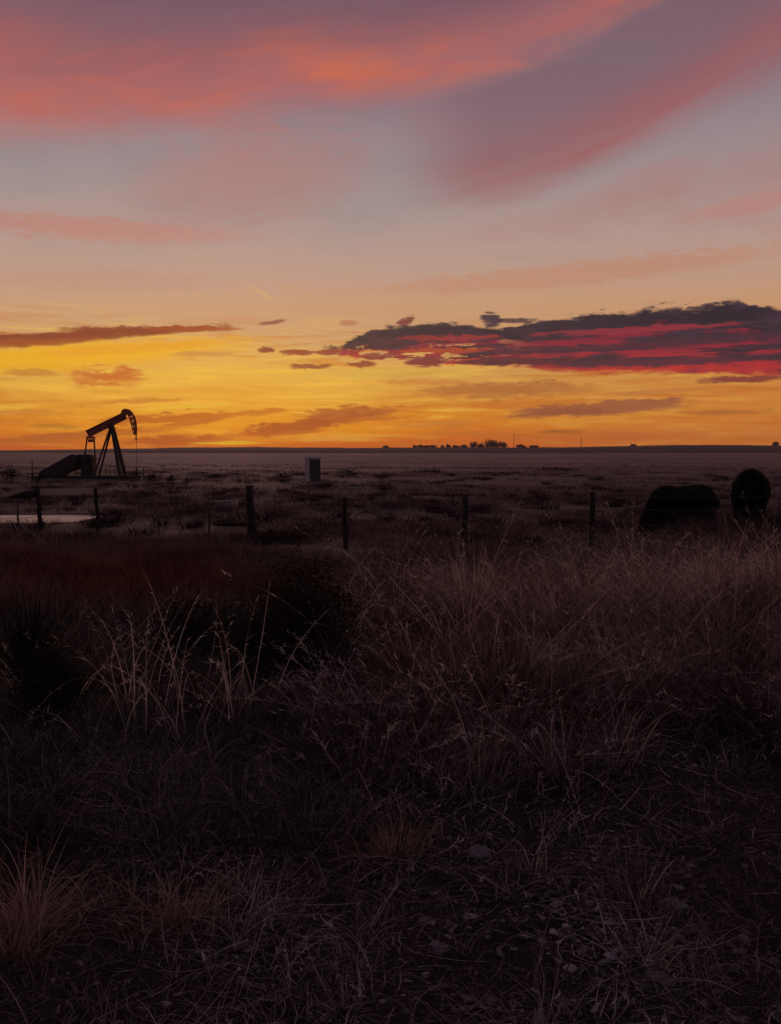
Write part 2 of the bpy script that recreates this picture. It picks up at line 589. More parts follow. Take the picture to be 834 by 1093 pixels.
def make_ground():
    rs = np.concatenate([[0.0], np.geomspace(0.4, 60, 240), np.geomspace(61, 9000, 120)])
    na = 420
    th = np.linspace(0, 2 * np.pi, na, endpoint=False)
    rr, tt = np.meshgrid(rs[1:], th, indexing='ij')
    x, y = rr * np.sin(tt), rr * np.cos(tt)
    v = np.stack([x, y, gz(x, y)], -1).reshape(-1, 3)
    i = np.arange(len(rs) - 2)[:, None]
    j = np.arange(na)[None, :]
    a = i * na + j
    b = i * na + (j + 1) % na
    f = np.stack([a, a + na, b + na, b], -1).reshape(-1, 4)[:, ::-1]
    # tiny centre cap
    ci = len(v)
    v = np.vstack([v, [[0, 0, gzf(0, 0)]]])
    me = mesh_np('ground', v, f)
    bm = bmesh.new(); bm.from_mesh(me); bm.verts.ensure_lookup_table()
    for k in range(na):
        bm.faces.new((bm.verts[ci], bm.verts[(k + 1) % na], bm.verts[k]))
    bmesh.ops.recalc_face_normals(bm, faces=bm.faces)
    bm.to_mesh(me); bm.free()
    if me.polygons[10].normal.z < 0: me.flip_normals()

    def b(t):
        v1 = objco(t)
        sp = t.nodes.new('ShaderNodeSeparateXYZ'); t.links.new(v1, sp.inputs[0])
        x, y = X(t, sp.outputs[0]), X(t, sp.outputs[1])
        n1 = noise(t, v1, 1.3, 6, 0.65)
        n2 = noise(t, v1, 14, 5, 0.65)
        n3 = noise(t, objco(t, 0.012, 0.05, 1), 1, 6, 0.6)
        n4 = noise(t, objco(t, 0.12, 0.35, 1), 1, 6, 0.65)
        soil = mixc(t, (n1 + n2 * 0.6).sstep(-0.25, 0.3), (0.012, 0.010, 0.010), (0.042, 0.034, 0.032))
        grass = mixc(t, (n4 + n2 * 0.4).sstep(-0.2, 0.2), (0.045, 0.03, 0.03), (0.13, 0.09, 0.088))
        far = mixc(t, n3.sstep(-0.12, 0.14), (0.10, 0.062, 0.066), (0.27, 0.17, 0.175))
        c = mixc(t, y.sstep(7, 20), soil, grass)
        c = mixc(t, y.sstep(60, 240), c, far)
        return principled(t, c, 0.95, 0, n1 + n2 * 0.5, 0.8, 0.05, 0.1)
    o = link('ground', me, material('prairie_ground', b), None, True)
    return tag(o, kind='structure')


make_ground()


def ridge(name, Y, depth, prof, mat, foot=-4.0, amp=0.4, freq=0.02):
    """a long low hill: crest given as photograph pixels, real depth behind it"""
    xs = np.linspace(-1.6, 1.6, 700) * Y
    pp = np.array([[at(px, py, Y).x, at(px, py, Y).z] for px, py in prof])
    crest = np.interp(xs, pp[:, 0], pp[:, 1])
    crest = crest + amp * (np.sin(xs * freq) + 0.6 * np.sin(xs * freq * 2.7 + 1) + 0.4 * np.sin(xs * freq * 7.1 + 2))
    s = np.linspace(0, 1, 18)
    hh = np.sin(s * np.pi) ** 0.8
    yy = Y - depth * 0.5 + depth * s
    v = np.stack([np.repeat(xs[:, None], 18, 1), np.repeat(yy[None], 700, 0), foot + (crest[:, None] - foot) * hh[None]], -1).reshape(-1, 3)
    i, j = np.arange(699)[:, None], np.arange(17)[None]
    a = i * 18 + j
    f = np.stack([a, a + 18, a + 19, a + 1], -1).reshape(-1, 4)
    me = mesh_np(name, v, f)
    if me.polygons[len(me.polygons) // 2].normal.z < 0: me.flip_normals()
    return tag(link(name, me, mat, None, True), kind='structure')


m_hill = mottled('dark_hill_scrub', (0.025, 0.014, 0.018), (0.045, 0.026, 0.031), 0.02, 0.95, spec=0.1)
ridge('hills', 1500, 700, [(-900, 484), (0, 481.5), (60, 480.5), (130, 479), (200, 477.5), (330, 477.5), (450, 478), (640, 477), (700, 475.5), (760, 474.5),
                           (834, 476), (1000, 475), (1800, 478)], m_hill)


# ------------------------------------------------------------------ water
def make_pond():
    n = 90
    bm = bmesh.new()
    x0, y0, rx, ry = -18.9, 37.0, 6.25, 2.15
    vs = []
    for k in range(n):
        a = 2 * math.pi * k / n
        c, s = math.cos(a), math.sin(a)
        w = 1 + 0.025 * math.sin(5 * a + 1) + 0.015 * math.sin(11 * a)
        vs.append(bm.verts.new((x0 + rx * w * math.copysign(abs(c) ** 0.30, c), y0 + ry * w * math.copysign(abs(s) ** 0.30, s), -1.29)))
    bm.faces.new(vs)
    me = bpy.data.meshes.new('water'); bm.to_mesh(me); bm.free()

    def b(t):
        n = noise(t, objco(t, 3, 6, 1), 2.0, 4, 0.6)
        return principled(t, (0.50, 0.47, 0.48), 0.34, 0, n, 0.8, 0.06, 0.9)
    tag(link('water', me, material('pond_water', b)), kind='structure')


make_pond()


# ------------------------------------------------------------------ haze over the plain
def make_haze():
    bm = bmesh.new()
    bmesh.ops.create_cube(bm, size=1)
    lo, hi = Vector((-2600, -60, -7.5)), Vector((2600, 2100, 34))
    for v in bm.verts:
        v.co = Vector((lo[i] + (v.co[i] + 0.5) * (hi[i] - lo[i]) for i in range(3)))
    me = bpy.data.meshes.new('haze'); bm.to_mesh(me); bm.free()
    m = bpy.data.materials.new('dusk_haze')
    m.use_nodes = True
    t = m.node_tree
    t.nodes.clear()
    v = t.nodes.new('ShaderNodeVolumePrincipled')
    v.inputs['Color'].default_value = (0.86, 0.78, 0.80, 1)
    v.inputs['Density'].default_value = HAZE
    out = t.nodes.new('ShaderNodeOutputMaterial')
    t.links.new(v.outputs[0], out.inputs['Volume'])
    o = link('haze', me, m)
    tag(o, 'thin dusk haze lying over the whole plain', 'haze', None, 'stuff')


HAZE = 0.00013
make_haze()


# ------------------------------------------------------------------ solids
def box(bm, c, s, rot=None):
    r = bmesh.ops.create_cube(bm, size=1, matrix=Matrix.Translation(c) @ (rot or Matrix()) @ Matrix.Diagonal((*s, 1)))
    return r['verts']


def beam(bm, a, b, w, h=None, up=Vector((0, 0, 1)), w2=None, h2=None):
    """rectangular bar from a to b; w across, h along 'up'; may taper to w2,h2"""
    a, b = Vector(a), Vector(b)
    h = h or w; w2 = w2 or w; h2 = h2 or h
    d = (b - a).normalized()
    s = d.cross(up)
    if s.length < 1e-3: s = d.cross(Vector((0, 1, 0)))
    s.normalize()
    u = s.cross(d).normalized()
    q = []
    for p, ww, hh in ((a, w, h), (b, w2, h2)):
        q.append([bm.verts.new(p + s * ww * i / 2 + u * hh * j / 2) for i, j in ((-1, -1), (1, -1), (1, 1), (-1, 1))])
    for i in range(4):
        bm.faces.new((q[0][i], q[0][(i + 1) % 4], q[1][(i + 1) % 4], q[1][i]))
    bm.faces.new(q[0][::-1]); bm.faces.new(q[1])


def tube(bm, pts, rad, n=8, cap=True):
    """round tube through pts; rad = number or list, entries may be (across, up)"""
    pts = [Vector(p) for p in pts]
    if not isinstance(rad, (list, tuple)): rad = [rad] * len(pts)
    rings = []
    ref = None
    for i, p in enumerate(pts):
        d = (pts[min(i + 1, len(pts) - 1)] - pts[max(i - 1, 0)]).normalized()
        if ref is None:
            ref = Vector((0, 0, 1)) if abs(d.z) < 0.8 else Vector((1, 0, 0))
        s = d.cross(ref).normalized()
        u = s.cross(d).normalized()
        ref = u
        r = rad[i] if isinstance(rad[i], (list, tuple)) else (rad[i], rad[i])
        rings.append([bm.verts.new(p + s * r[0] * math.cos(2 * math.pi * k / n) + u * r[1] * math.sin(2 * math.pi * k / n)) for k in range(n)])
    for a, b in zip(rings, rings[1:]):
        for k in range(n):
            bm.faces.new((a[k], a[(k + 1) % n], b[(k + 1) % n], b[k]))
    if cap:
        bm.faces.new(rings[0][::-1]); bm.faces.new(rings[-1])


def cyl(bm, a, b, r, n=20):
    tube(bm, [a, b], r, n)


def plate(bm, pts, y0, y1):
    """polygon in x,z extruded from y0 to y1"""
    A = [bm.verts.new((x, y0, z)) for x, z in pts]
    B = [bm.verts.new((x, y1, z)) for x, z in pts]
    n = len(pts)
    bm.faces.new(A); bm.faces.new(B[::-1])
    for i in range(n):
        bm.faces.new((A[i], B[i], B[(i + 1) % n], A[(i + 1) % n]))


def part(name, bm, mat, parent=None, bevel=0.0, smooth=False, recalc=True):
    if recalc: bmesh.ops.recalc_face_normals(bm, faces=bm.faces)
    me = bpy.data.meshes.new(name)
    bm.to_mesh(me); bm.free()
    o = link(name, me, mat, parent, smooth)
    if bevel:
        m = o.modifiers.new('bevel', 'BEVEL'); m.width = bevel; m.segments = 2; m.limit_method = 'ANGLE'
    return o


m_iron = mottled('weathered_painted_iron', (0.045, 0.032, 0.028), (0.085, 0.05, 0.04), 1.5, 0.6, 0.3)
m_rust = mottled('rusty_steel', (0.28, 0.09, 0.06), (0.40, 0.15, 0.10), 2.0, 0.75, 0.2)
m_black = mottled('sooty_steel', (0.028, 0.022, 0.02), (0.05, 0.038, 0.034), 2.0, 0.6, 0.3)
m_conc = mottled('concrete_pad', (0.16, 0.14, 0.13), (0.26, 0.23, 0.22), 1.5, 0.9)
m_post = mottled('dark_weathered_wood', (0.012, 0.009, 0.0085), (0.034, 0.026, 0.024), 4, 0.9, 0, (6, 6, 1))
m_wire = mottled('dull_wire', (0.06, 0.05, 0.05), (0.10, 0.08, 0.075), 4, 0.6, 0.4)
m_hide = mottled('black_hide', (0.005, 0.0045, 0.0045), (0.012, 0.010, 0.010), 5, 0.9, 0, (1, 1, 1), 0.3, 0.03)
m_shed = mottled('pale_painted_metal', (0.46, 0.44, 0.46), (0.6, 0.58, 0.6), 1.2, 0.6)
m_shed_shade = mottled('shaded_door_metal', (0.05, 0.044, 0.047), (0.08, 0.068, 0.072), 1.2, 0.6)  # dark tone holds the shade of the shed's front wall
m_galv = mottled('galvanised_sheet', (0.14, 0.13, 0.14), (0.30, 0.29, 0.31), 3, 0.6, 0.3)


# ------------------------------------------------------------------ pumpjack
def make_pumpjack():
    Y = 100.0
    gx = at(92, 513, Y).x
    g = gzf(gx, Y) - 0.02
    root = empty('pumpjack', (gx, Y, g))
    tag(root, 'dark iron pumpjack with its horsehead raised to the right, silhouetted against the sunset', 'pumpjack')

    def P(px, py, dy=0.0):
        """photograph pixel at the machine's own distance -> machine coordinates"""
        p = at(px, py, Y)
        return Vector((p.x - gx, dy, p.z - g))
    # skid and pads
    bm = bmesh.new()
    z0 = 0.0
    box(bm, (P(90, 0).x, 0, 0.06), (10.2, 3.0, 0.30))
    part('concrete_pad', bm, m_conc, root, 0.03)
    bm = bmesh.new()
    for y in (-0.95, 0.95):
        beam(bm, (P(46, 0).x, y, 0.40), (P(138, 0).x, y, 0.40), 0.24, 0.38)
    for px in (48, 60, 75, 88, 100, 110, 122, 135):
        beam(bm, (P(px, 0).x, -0.9, 0.38), (P(px, 0).x, 0.9, 0.38), 0.2, 0.26)
    part('skid', bm, m_black, root, 0.015)
    # samson post: two front legs, two rear braces, rungs
    apex = P(119.3, 457)
    for y in (-1, 1):
        bm = bmesh.new()
        f = P(131.5, 511, 0)
        beam(bm, (f.x, y * 1.0, 0.45), (apex.x + 0.12, y * 0.26, apex.z), 0.22, 0.40, Vector((1, 0, 0)), 0.18, 0.34)
        part('samson_post_leg', bm, m_iron, root, 0.01)
        bm = bmesh.new()
        f = P(103, 506, 0)
        beam(bm, (f.x, y * 0.9, 0.5), (apex.x - 0.1, y * 0.24, apex.z - 0.05), 0.14, 0.20, Vector((1, 0, 0)))
        part('rear_brace', bm, m_iron, root, 0.01)
    bm = bmesh.new()
    fl = P(131.5, 511, 0)
    for k in range(1, 14):
        t = k / 14.5
        x = fl.x + (apex.x + 0.12 - fl.x) * t
        z = 0.45 + (apex.z - 0.45) * t
        yy = 1.0 + (0.26 - 1.0) * t
        cyl(bm, (x + 0.1, -yy, z), (x + 0.1, yy, z), 0.03, 6)
    for tt in (0.25, 0.55, 0.8):
        x = fl.x + (apex.x + 0.12 - fl.x) * tt
        z = 0.45 + (apex.z - 0.45) * tt
        yy = 1.0 + (0.26 - 1.0) * tt
        beam(bm, (x, -yy, z), (x, yy, z), 0.1, 0.12)
    part('ladder', bm, m_iron, root)
    bm = bmesh.new()
    box(bm, (apex.x, 0, apex.z + 0.02), (0.62, 0.85, 0.2))
    cyl(bm, (apex.x, -0.5, apex.z + 0.24), (apex.x, 0.5, apex.z + 0.24), 0.19, 16)
    part('saddle_bearing', bm, m_iron, root, 0.01)
    # walking beam (I section)
    a, b = P(93.5, 463.2), P(134, 443.4)
    ax = (b - a).normalized()
    up = Vector((-ax.z, 0, ax.x))
    bm = bmesh.new()
    hgt = 0.72
    beam(bm, a, b, 0.10, hgt, up)
    for s in (-1, 1):
        beam(bm, a + up * s * hgt / 2, b + up * s * hgt / 2, 0.42, 0.08, up)
    for k in range(9):
        p = a.lerp(b, (k + 0.5) / 9)
        beam(bm, p + Vector((0, -0.17, 0)), p + Vector((0, 0.17, 0)), 0.05, hgt - 0.08, up)
    part('walking_beam', bm, m_rust, root)
    # horsehead: curved nose with open lattice, solid crown
    bm = bmesh.new()
    outer = [P(x, y) for x, y in ((130.5, 441.5), (131.2, 438.3), (134, 436.6), (137.5, 437.2), (140.6, 440.2), (143.2, 445), (144.8, 451), (145.3, 458), (145.0, 464.0))]
    inner = [P(x, y) for x, y in ((131.5, 447.5), (134, 443.5), (135.3, 442), (136.6, 442.6), (138.2, 444.8), (139.8, 448.5), (141.3, 453.5), (142.8, 459.0), (143.8, 463.6))]
    for o1, o2, i1, i2 in zip(outer, outer[1:], inner, inner[1:]):
        pass
    # side cheeks (thin plates left open between ribs), nose plate in one curved strip
    crown = [(p.x, p.z) for p in outer[:5]] + [(p.x, p.z) for p in inner[4::-1]]
    for y in (-0.34, 0.30):
        plate(bm, crown, y, y + 0.04)
    for p, q in zip(outer, outer[1:]):
        d = (q - p).normalized()
        n = Vector((d.z, 0, -d.x))
        beam(bm, p - d * 0.01, q + d * 0.01, 0.72, 0.07, n)
    for y in (-0.3, 0.3):
        for p, q in zip(inner[4:], inner[5:]):
            beam(bm, p + Vector((0, y, 0)), q + Vector((0, y, 0)), 0.08, 0.10, Vector((1, 0, 0.3)))
        for k in range(4, 9):
            beam(bm, outer[k] + Vector((0, y, 0)), inner[k] + Vector((0, y, 0)), 0.06, 0.09)
            if k < 8: beam(bm, outer[k] + Vector((0, y, 0)), inner[k + 1] + Vector((0, y, 0)), 0.05, 0.06)
    part('horsehead', bm, m_rust, root)
    # bridle and carrier bar
    bm = bmesh.new()
    tip = outer[-1]
    for y in (-0.16, 0.16):
        tube(bm, [outer[5] + Vector((0.05, y, 0)), outer[6] + Vector((0.05, y, 0)), outer[7] + Vector((0.05, y, 0)), tip + Vector((0.05, y, 0)), (tip.x + 0.06, y, tip.z - 0.45)], 0.035, 6)
    box(bm, (tip.x + 0.06, 0, tip.z - 0.5), (0.14, 0.5, 0.12))
    part('bridle', bm, m_black, root)
    # polished rod, down to the wellhead below
    bm = bmesh.new()
    cyl(bm, (tip.x + 0.06, 0, tip.z - 0.5), (tip.x + 0.06, 0, 1.05), 0.022, 8)
    part('polished_rod', bm, m_iron, root)
    # equaliser, pitman arms
    eq = P(97.0, 467.0)
    bm = bmesh.new()
    box(bm, (eq.x, 0, eq.z), (0.34, 2.1, 0.26))
    cyl(bm, (eq.x, 0, eq.z), (a.x + 0.5, 0, a.z + 0.1), 0.16, 12)
    box(bm, (eq.x, 0, eq.z - 0.35), (0.5, 0.5, 0.34))
    part('equaliser', bm, m_rust, root, 0.02)
    wr = P(96.5, 487)
    for y, dx in ((-1.0, -0.32), (1.0, 0.22)):
        bm = bmesh.new()
        beam(bm, (eq.x + dx * 0.2, y, eq.z - 0.05), (wr.x + dx, y * 1.02, wr.z - 0.2), 0.10, 0.15, Vector((1, 0, 0)))
        box(bm, (wr.x + dx, y * 1.02, wr.z - 0.25), (0.34, 0.16, 0.4))
        part('pitman_arm', bm, m_iron, root, 0.01)
    # gearbox on its pedestal
    bm = bmesh.new()
    pts = [(88.5, 511), (88.5, 488), (90.5, 485.3), (99, 485.3), (100.6, 488), (101.5, 511)]
    plate(bm, [(P(x, y).x, P(x, y).z) for x, y in pts], -0.62, 0.62)
    gb = P(94.5, 491)
    cyl(bm, (gb.x, -0.95, gb.z), (gb.x, 0.95, gb.z), 0.28, 18)
    for k in range(6):
        z = gb.z - 0.7 + 0.2 * k
        box(bm, (gb.x, -0.65, z), (0.9, 0.07, 0.05))
    part('gearbox', bm, m_black, root, 0.04)
    # cranks with counterweights swung down to the left
    ca, cb = P(94.5, 489.5), P(51, 507.0)
    d = (cb - ca).normalized()
    u = Vector((-d.z, 0, d.x))
    if u.z < 0: u = -u
    for y in (-0.98, 0.98):
        bm = bmesh.new()
        beam(bm, ca - d * 0.3, cb, 0.18, 0.62, u, 0.18, 0.42)
        cr = part('crank', bm, m_black, root, 0.02)
        bm = bmesh.new()
        prof = [P(x, y) for x, y in ((83, 484.8), (79, 485.4), (47, 503.2), (45.2, 506), (46, 510.2), (57, 510.6), (69, 506.0), (84, 497.5))]
        plate(bm, [(p.x, p.z) for p in prof], y - 0.28 if y < 0 else y - 0.16, y + 0.16 if y < 0 else y + 0.28)
        part('counterweight', bm, m_black, cr, 0.02)
    # belt guard and motor behind the cranks
    bm = bmesh.new()
    g1 = [(97, 486), (90, 484.9), (79, 485.6), (58, 499), (52, 505), (50, 511), (62, 511), (72, 503), (86, 500)]
    plate(bm, [(P(x, y).x, P(x, y).z) for x, y in g1], 1.32, 1.66)
    part('belt_guard', bm, m_black, root, 0.03)
    bm = bmesh.new()
    mo = P(56, 508)
    cyl(bm, (mo.x, 0.2, 0.98), (mo.x, 1.25, 0.98), 0.36, 18)
    box(bm, (mo.x, 0.7, 0.62), (0.8, 0.9, 0.16))
    part('motor', bm, m_black, root, 0.02)
    # brake lever & railings
    bm = bmesh.new()
    for px in (106, 110, 116, 121):
        x = P(px, 0).x
        cyl(bm, (x, -1.3, 0.1), (x, -1.3, 1.75), 0.035, 6)
    for z in (0.95, 1.72):
        cyl(bm, (P(106, 0).x, -1.3, z), (P(121, 0).x, -1.3, z), 0.03, 6)
    part('guard_rail', bm, m_iron, root)
    # wellhead under the nose
    wx = gx + tip.x + 0.06
    wr_ = empty('wellhead', (wx, Y, gzf(wx, Y)))
    tag(wr_, 'low iron wellhead with side valves under the raised horsehead', 'wellhead')
    bm = bmesh.new()
    cyl(bm, (0, 0, -0.1), (0, 0, 1.1), 0.13, 14)
    for z, r in ((0.25, 0.26), (0.6, 0.24), (0.95, 0.22)):
        cyl(bm, (0, 0, z), (0, 0, z + 0.09), r, 14)
    cyl(bm, (0, 0, 1.05), (0, 0, 1.4), 0.07, 12)
    part('casing', bm, m_iron, wr_, 0.01)
    for s in (-1, 1):
        bm = bmesh.new()
        cyl(bm, (s * 0.1, 0, 0.8), (s * 0.8, 0, 0.8), 0.07, 10)
        cyl(bm, (s * 0.45, 0, 0.8), (s * 0.45, 0, 1.12), 0.04, 8)
        v = part('valve', bm, m_iron, wr_)
        bm = bmesh.new()
        for k in range(12):
            a0, a1 = 2 * math.pi * k / 12, 2 * math.pi * (k + 1) / 12
            cyl(bm, (s * 0.45 + 0.17 * math.cos(a0), 0.17 * math.sin(a0), 1.12), (s * 0.45 + 0.17 * math.cos(a1), 0.17 * math.sin(a1), 1.12), 0.02, 5)
        cyl(bm, (s * 0.45 - 0.17, 0, 1.12), (s * 0.45 + 0.17, 0, 1.12), 0.014, 5)
        part('handwheel', bm, m_rust, v)
    # flow line and marker posts beside the well
    bits = [('marker_post', 'thin short marker post just right of the wellhead', 153.5, 499, 515), ('marker_post', 'taller thin marker post left of the pumpjack counterweight', 35, 492, 516),
            ('marker_post', 'stub marker post furthest right of the pumpjack', 160, 503, 515)]
    for n, l, px, y0, y1 in bits:
        p = at(px, y1, Y)
        h = at(px, y0, Y).z - gzf(p.x, Y)
        r = empty(n, (p.x, Y, gzf(p.x, Y)))
        tag(r, l, 'post')
        bm = bmesh.new(); tube(bm, [(0, 0, -0.2), (0.02, 0, h)], 0.055, 8)
        part('shaft', bm, m_iron, r)
        bm = bmesh.new(); tube(bm, [(0.02, 0, h), (0.02, 0, h + 0.07)], [0.075, 0.06], 8)
        part('cap', bm, m_rust, r)


make_pumpjack()


# ------------------------------------------------------------------ equipment shed on the plain
def make_shed():
    Y = 92.0
    p0, p1 = at(325, 511, Y), at(343, 511, Y)
    cx = (p0.x + p1.x) / 2
    g = gzf(cx, Y)
    H = at(334, 487.5, Y).z - g
    root = empty('metal_shed', (cx, Y, g), R(24))
    tag(root, 'small tall metal shed with a pale left side standing alone on the plain', 'shed')
    w, d = 1.25, 1.25
    bm = bmesh.new()
    box(bm, (0, 0, H / 2 - 0.1), (w, d, H - 0.1))
    for k in range(9):
        x = -w / 2 + (k + 0.5) * w / 9
        for y in (-d / 2 - 0.012, d / 2 + 0.012):
            box(bm, (x, y, H / 2 - 0.1), (0.045, 0.03, H - 0.25))
        for s in (-1, 1):
            box(bm, (s * (w / 2 + 0.012), x, H / 2 - 0.1), (0.03, 0.045, H - 0.25))
    part('wall', bm, m_shed, root)
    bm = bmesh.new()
    box(bm, (0.02, -d / 2 - 0.06, H / 2 - 0.12), (w - 0.08, 0.06, H - 0.36))  # panel across the whole front; the wall's shade is put into its colour
    dr = part('shaded_door', bm, m_shed_shade, root, 0.01)
    bm = bmesh.new(); box(bm, (0.42, -d / 2 - 0.12, H / 2 - 0.1), (0.05, 0.06, 0.22))
    part('handle', bm, m_galv, dr)
    bm = bmesh.new()
    plate(bm, [(-w / 2 - 0.12, H - 0.15), (w / 2 + 0.12, H - 0.22), (w / 2 + 0.12, H - 0.1), (-w / 2 - 0.12, H + 0.02)], -d / 2 - 0.12, d / 2 + 0.12)
    part('roof', bm, m_shed, root)
    bm = bmesh.new(); box(bm, (0, 0, 0.02), (w + 0.5, d + 0.5, 0.16))
    part('footing', bm, m_conc, root, 0.01)


make_shed()


# ------------------------------------------------------------------ wire fence
def make_fence():
    spec = [  # pixel x of foot, pixel x of top, pixel y of top, distance, radius
        (985, 985, 523, 13.3, .06), (632, 632.5, 525, 15.0, .058), (497, 496.5, 527, 16.3, .060), (369, 368.5, 531, 19.5, .062), (268, 267, 518, 24.0, .115),
        (223, 223, 530, 26.0, .03), (105, 102, 521, 29.0, .066), (42.5, 40.5, 522, 30.0, .075), (19, 19, 536, 31.0, .035), (-60, -61, 524, 33.0, .07)]
    root = empty('wire_fence', (0, 20, gzf(0, 20)))
    tag(root, 'barbed wire fence on rough leaning wooden posts crossing the grass', 'fence')
    off = root.location
    tops = []
    for k, (fx, tx, ty, Y, r) in enumerate(spec):
        t = at(tx, ty, Y)
        fxw = at(fx, ty, Y).x
        g = gzf(fxw, Y)
        a, b = Vector((fxw, Y, g - 0.35)), t
        bm = bmesh.new()
        n = 7
        pts, rads = [], []
        for i in range(n):
            q = a.lerp(b, i / (n - 1)) + Vector((random.uniform(-1, 1) * r * 0.25, random.uniform(-1, 1) * r * 0.2, 0)) * (1 if 0 < i < n - 1 else 0)
            pts.append(q - off); rads.append(r * (1.08 - 0.2 * i / (n - 1)) * random.uniform(0.93, 1.07))
        tube(bm, pts, rads, 10)
        part('fence_post', bm, m_post if r > 0.04 else m_iron, root, 0, True)
        tops.append((Vector((fxw, Y, g)), t, r))
    # strands
    for frac in (0.36, 0.58, 0.78, 0.95):
        bm = bmesh.new()
        prev = None
        pts = []
        for a, b, r in tops:
            p = a.lerp(b, frac) + Vector((0, -r * 1.02, 0))
            if prev is not None:
                for i in range(1, 9):
                    q = prev.lerp(p, i / 8)
                    q.z -= 0.035 * 4 * (i / 8) * (1 - i / 8)
                    pts.append(q - off)
            else:
                pts.append(p - off)
            prev = p
        tube(bm, pts, 0.0038, 5, False)
        L = 0
        for p, q in zip(pts, pts[1:]):
            seg = (q - p).length
            for i in range(int(seg / 0.16)):
                c = p.lerp(q, (i + 0.5) * 0.16 / seg)
                d = Vector((random.uniform(-1, 1), random.uniform(-1, 1), random.uniform(-1, 1))).normalized() * 0.018
                tube(bm, [c - d, c + d], 0.0022, 3, False)
        part('wire', bm, m_wire, root)
    # diagonal brace against the thick post on the left
    bm = bmesh.new()
    p = at(40, 526, 30.0) - off
    q = at(8, 531, 30.1) - off
    tube(bm, [p, p.lerp(q, .35), p.lerp(q, .7), q], [0.14, 0.13, 0.09, 0.02], 8)
    part('brace', bm, m_post, root)


make_fence()


# ------------------------------------------------------------------ cattle
def remesh(bm, name, mat, voxel, smooth=6, loc=(0, 0, 0), rz=0):
    bmesh.ops.recalc_face_normals(bm, faces=bm.faces)
    me = bpy.data.meshes.new('tmp'); bm.to_mesh(me); bm.free()
    o = bpy.data.objects.new('tmp', me); COL.objects.link(o)
    m = o.modifiers.new('r', 'REMESH'); m.mode = 'VOXEL'; m.voxel_size = voxel; m.adaptivity = 0
    s = o.modifiers.new('s', 'SMOOTH'); s.factor = 0.5; s.iterations = smooth
    dg = bpy.context.evaluated_depsgraph_get()
    out = bpy.data.meshes.new_from_object(o.evaluated_get(dg))
    out.name = name
    bpy.data.objects.remove(o, do_unlink=True)
    r = link(name, out, mat, None, True)
    r.location = loc; r.rotation_euler = (0, 0, rz)
    return r


def make_cow(label, loc, rz, head, scale=1.0, neck_side=0.0):
    """faces +x; head = 'graze' or 'up'"""
    bm = bmesh.new()
    T = [(-0.86, 1.10, .10, .16), (-0.80, 1.08, .22, .27), (-0.66, 1.06, .29, .34), (-0.42, 1.02, .31, .37), (-0.1, .96, .36, .42), (0.2, .95, .35, .42),
         (0.45, .99, .30, .41), (0.64, 1.04, .24, .36), (0.78, 1.06, .16, .26)]
    tube(bm, [(x, 0, z) for x, z, a, b in T], [(a, b) for x, z, a, b in T], 20)
    tube(bm, [(0.30, 0, 1.20), (0.50, 0, 1.26), (0.70, 0, 1.20)], [(.16, .12), (.17, .13), (.15, .13)], 12)
    for s, k in ((1, 0.06), (-1, -0.07)):
        # hind leg: thigh, stifle forward, hock back, cannon, hoof
        tube(bm, [(-0.66, s * .17, 1.12), (-0.58, s * .20, .88), (-0.60 + k * .3, s * .20, .72), (-0.76 + k, s * .19, .50), (-0.74 + k, s * .19, .30), (-0.72 + k, s * .19, .12), (-0.68 + k, s * .19, 0.0)],
             [(.15, .24), (.14, .22), (.10, .14), (.06, .075), (.045, .05), (.05, .055), (.065, .08)], 12)
        tube(bm, [(0.52, s * .17, 1.0), (0.54, s * .19, .78), (0.55 - k, s * .18, .52), (0.54 - k, s * .18, .42), (0.55 - k, s * .18, .12), (0.58 - k, s * .18, 0.0)],
             [(.12, .18), (.10, .13), (.065, .075), (.06, .065), (.045, .05), (.065, .075)], 12)
    tube(bm, [(-0.30, 0, .62), (-0.42, 0, .60), (-0.52, 0, .66)], [.10, .14, .10], 12)    # udder
    ns = neck_side
    if head == 'graze':
        neck = [(0.62, 0, 1.10), (0.86, ns * .3, .90), (1.06, ns * .7, .64), (1.16, ns, .48)]
        hd = [(1.13, ns, .52), (1.22, ns, .36), (1.29, ns, .19), (1.32, ns, .08)]
        poll, fw, e = Vector((1.14, ns, .50)), Vector((.4, 0, -.9)), Vector((-.3, 0, .3))
    else:
        neck = [(0.62, 0, 1.12), (0.86, ns * .3, 1.22), (1.02, ns * .7, 1.32), (1.10, ns, 1.38)]
        hd = [(1.06, ns, 1.42), (1.22, ns * 1.1, 1.34), (1.40, ns * 1.2, 1.22), (1.50, ns * 1.25, 1.16)]
        poll, fw, e = Vector((1.10, ns, 1.42)), Vector((.85, 0, -.45)), Vector((-.1, 0, .1))
    tube(bm, neck, [(.19, .27), (.15, .21), (.12, .16), (.11, .13)], 14)
    tube(bm, hd, [(.11, .12), (.105, .125), (.075, .085), (.07, .06)], 14)
    for s in (-1, 1):
        b = poll + Vector((0, s * .09, 0))
        tube(bm, [b, b + Vector((-.03, s * .11, -.01)), b + Vector((-.05, s * .2, -.05))], [(.03, .03), (.055, .03), (.02, .02)], 8)
    # tail
    tube(bm, [(-0.84, 0, 1.22), (-0.93, 0, 1.10), (-0.95, .02, .85), (-0.94, .03, .60), (-0.93, .04, .40), (-0.92, .04, .28)], [.045, .035, .028, .028, .05, .03], 8)
    o = remesh(bm, 'cow', m_hide, 0.022, 8, loc, rz)
    o.scale = (scale,) * 3
    return tag(o, label, 'cow', 'black cattle beyond the fence')


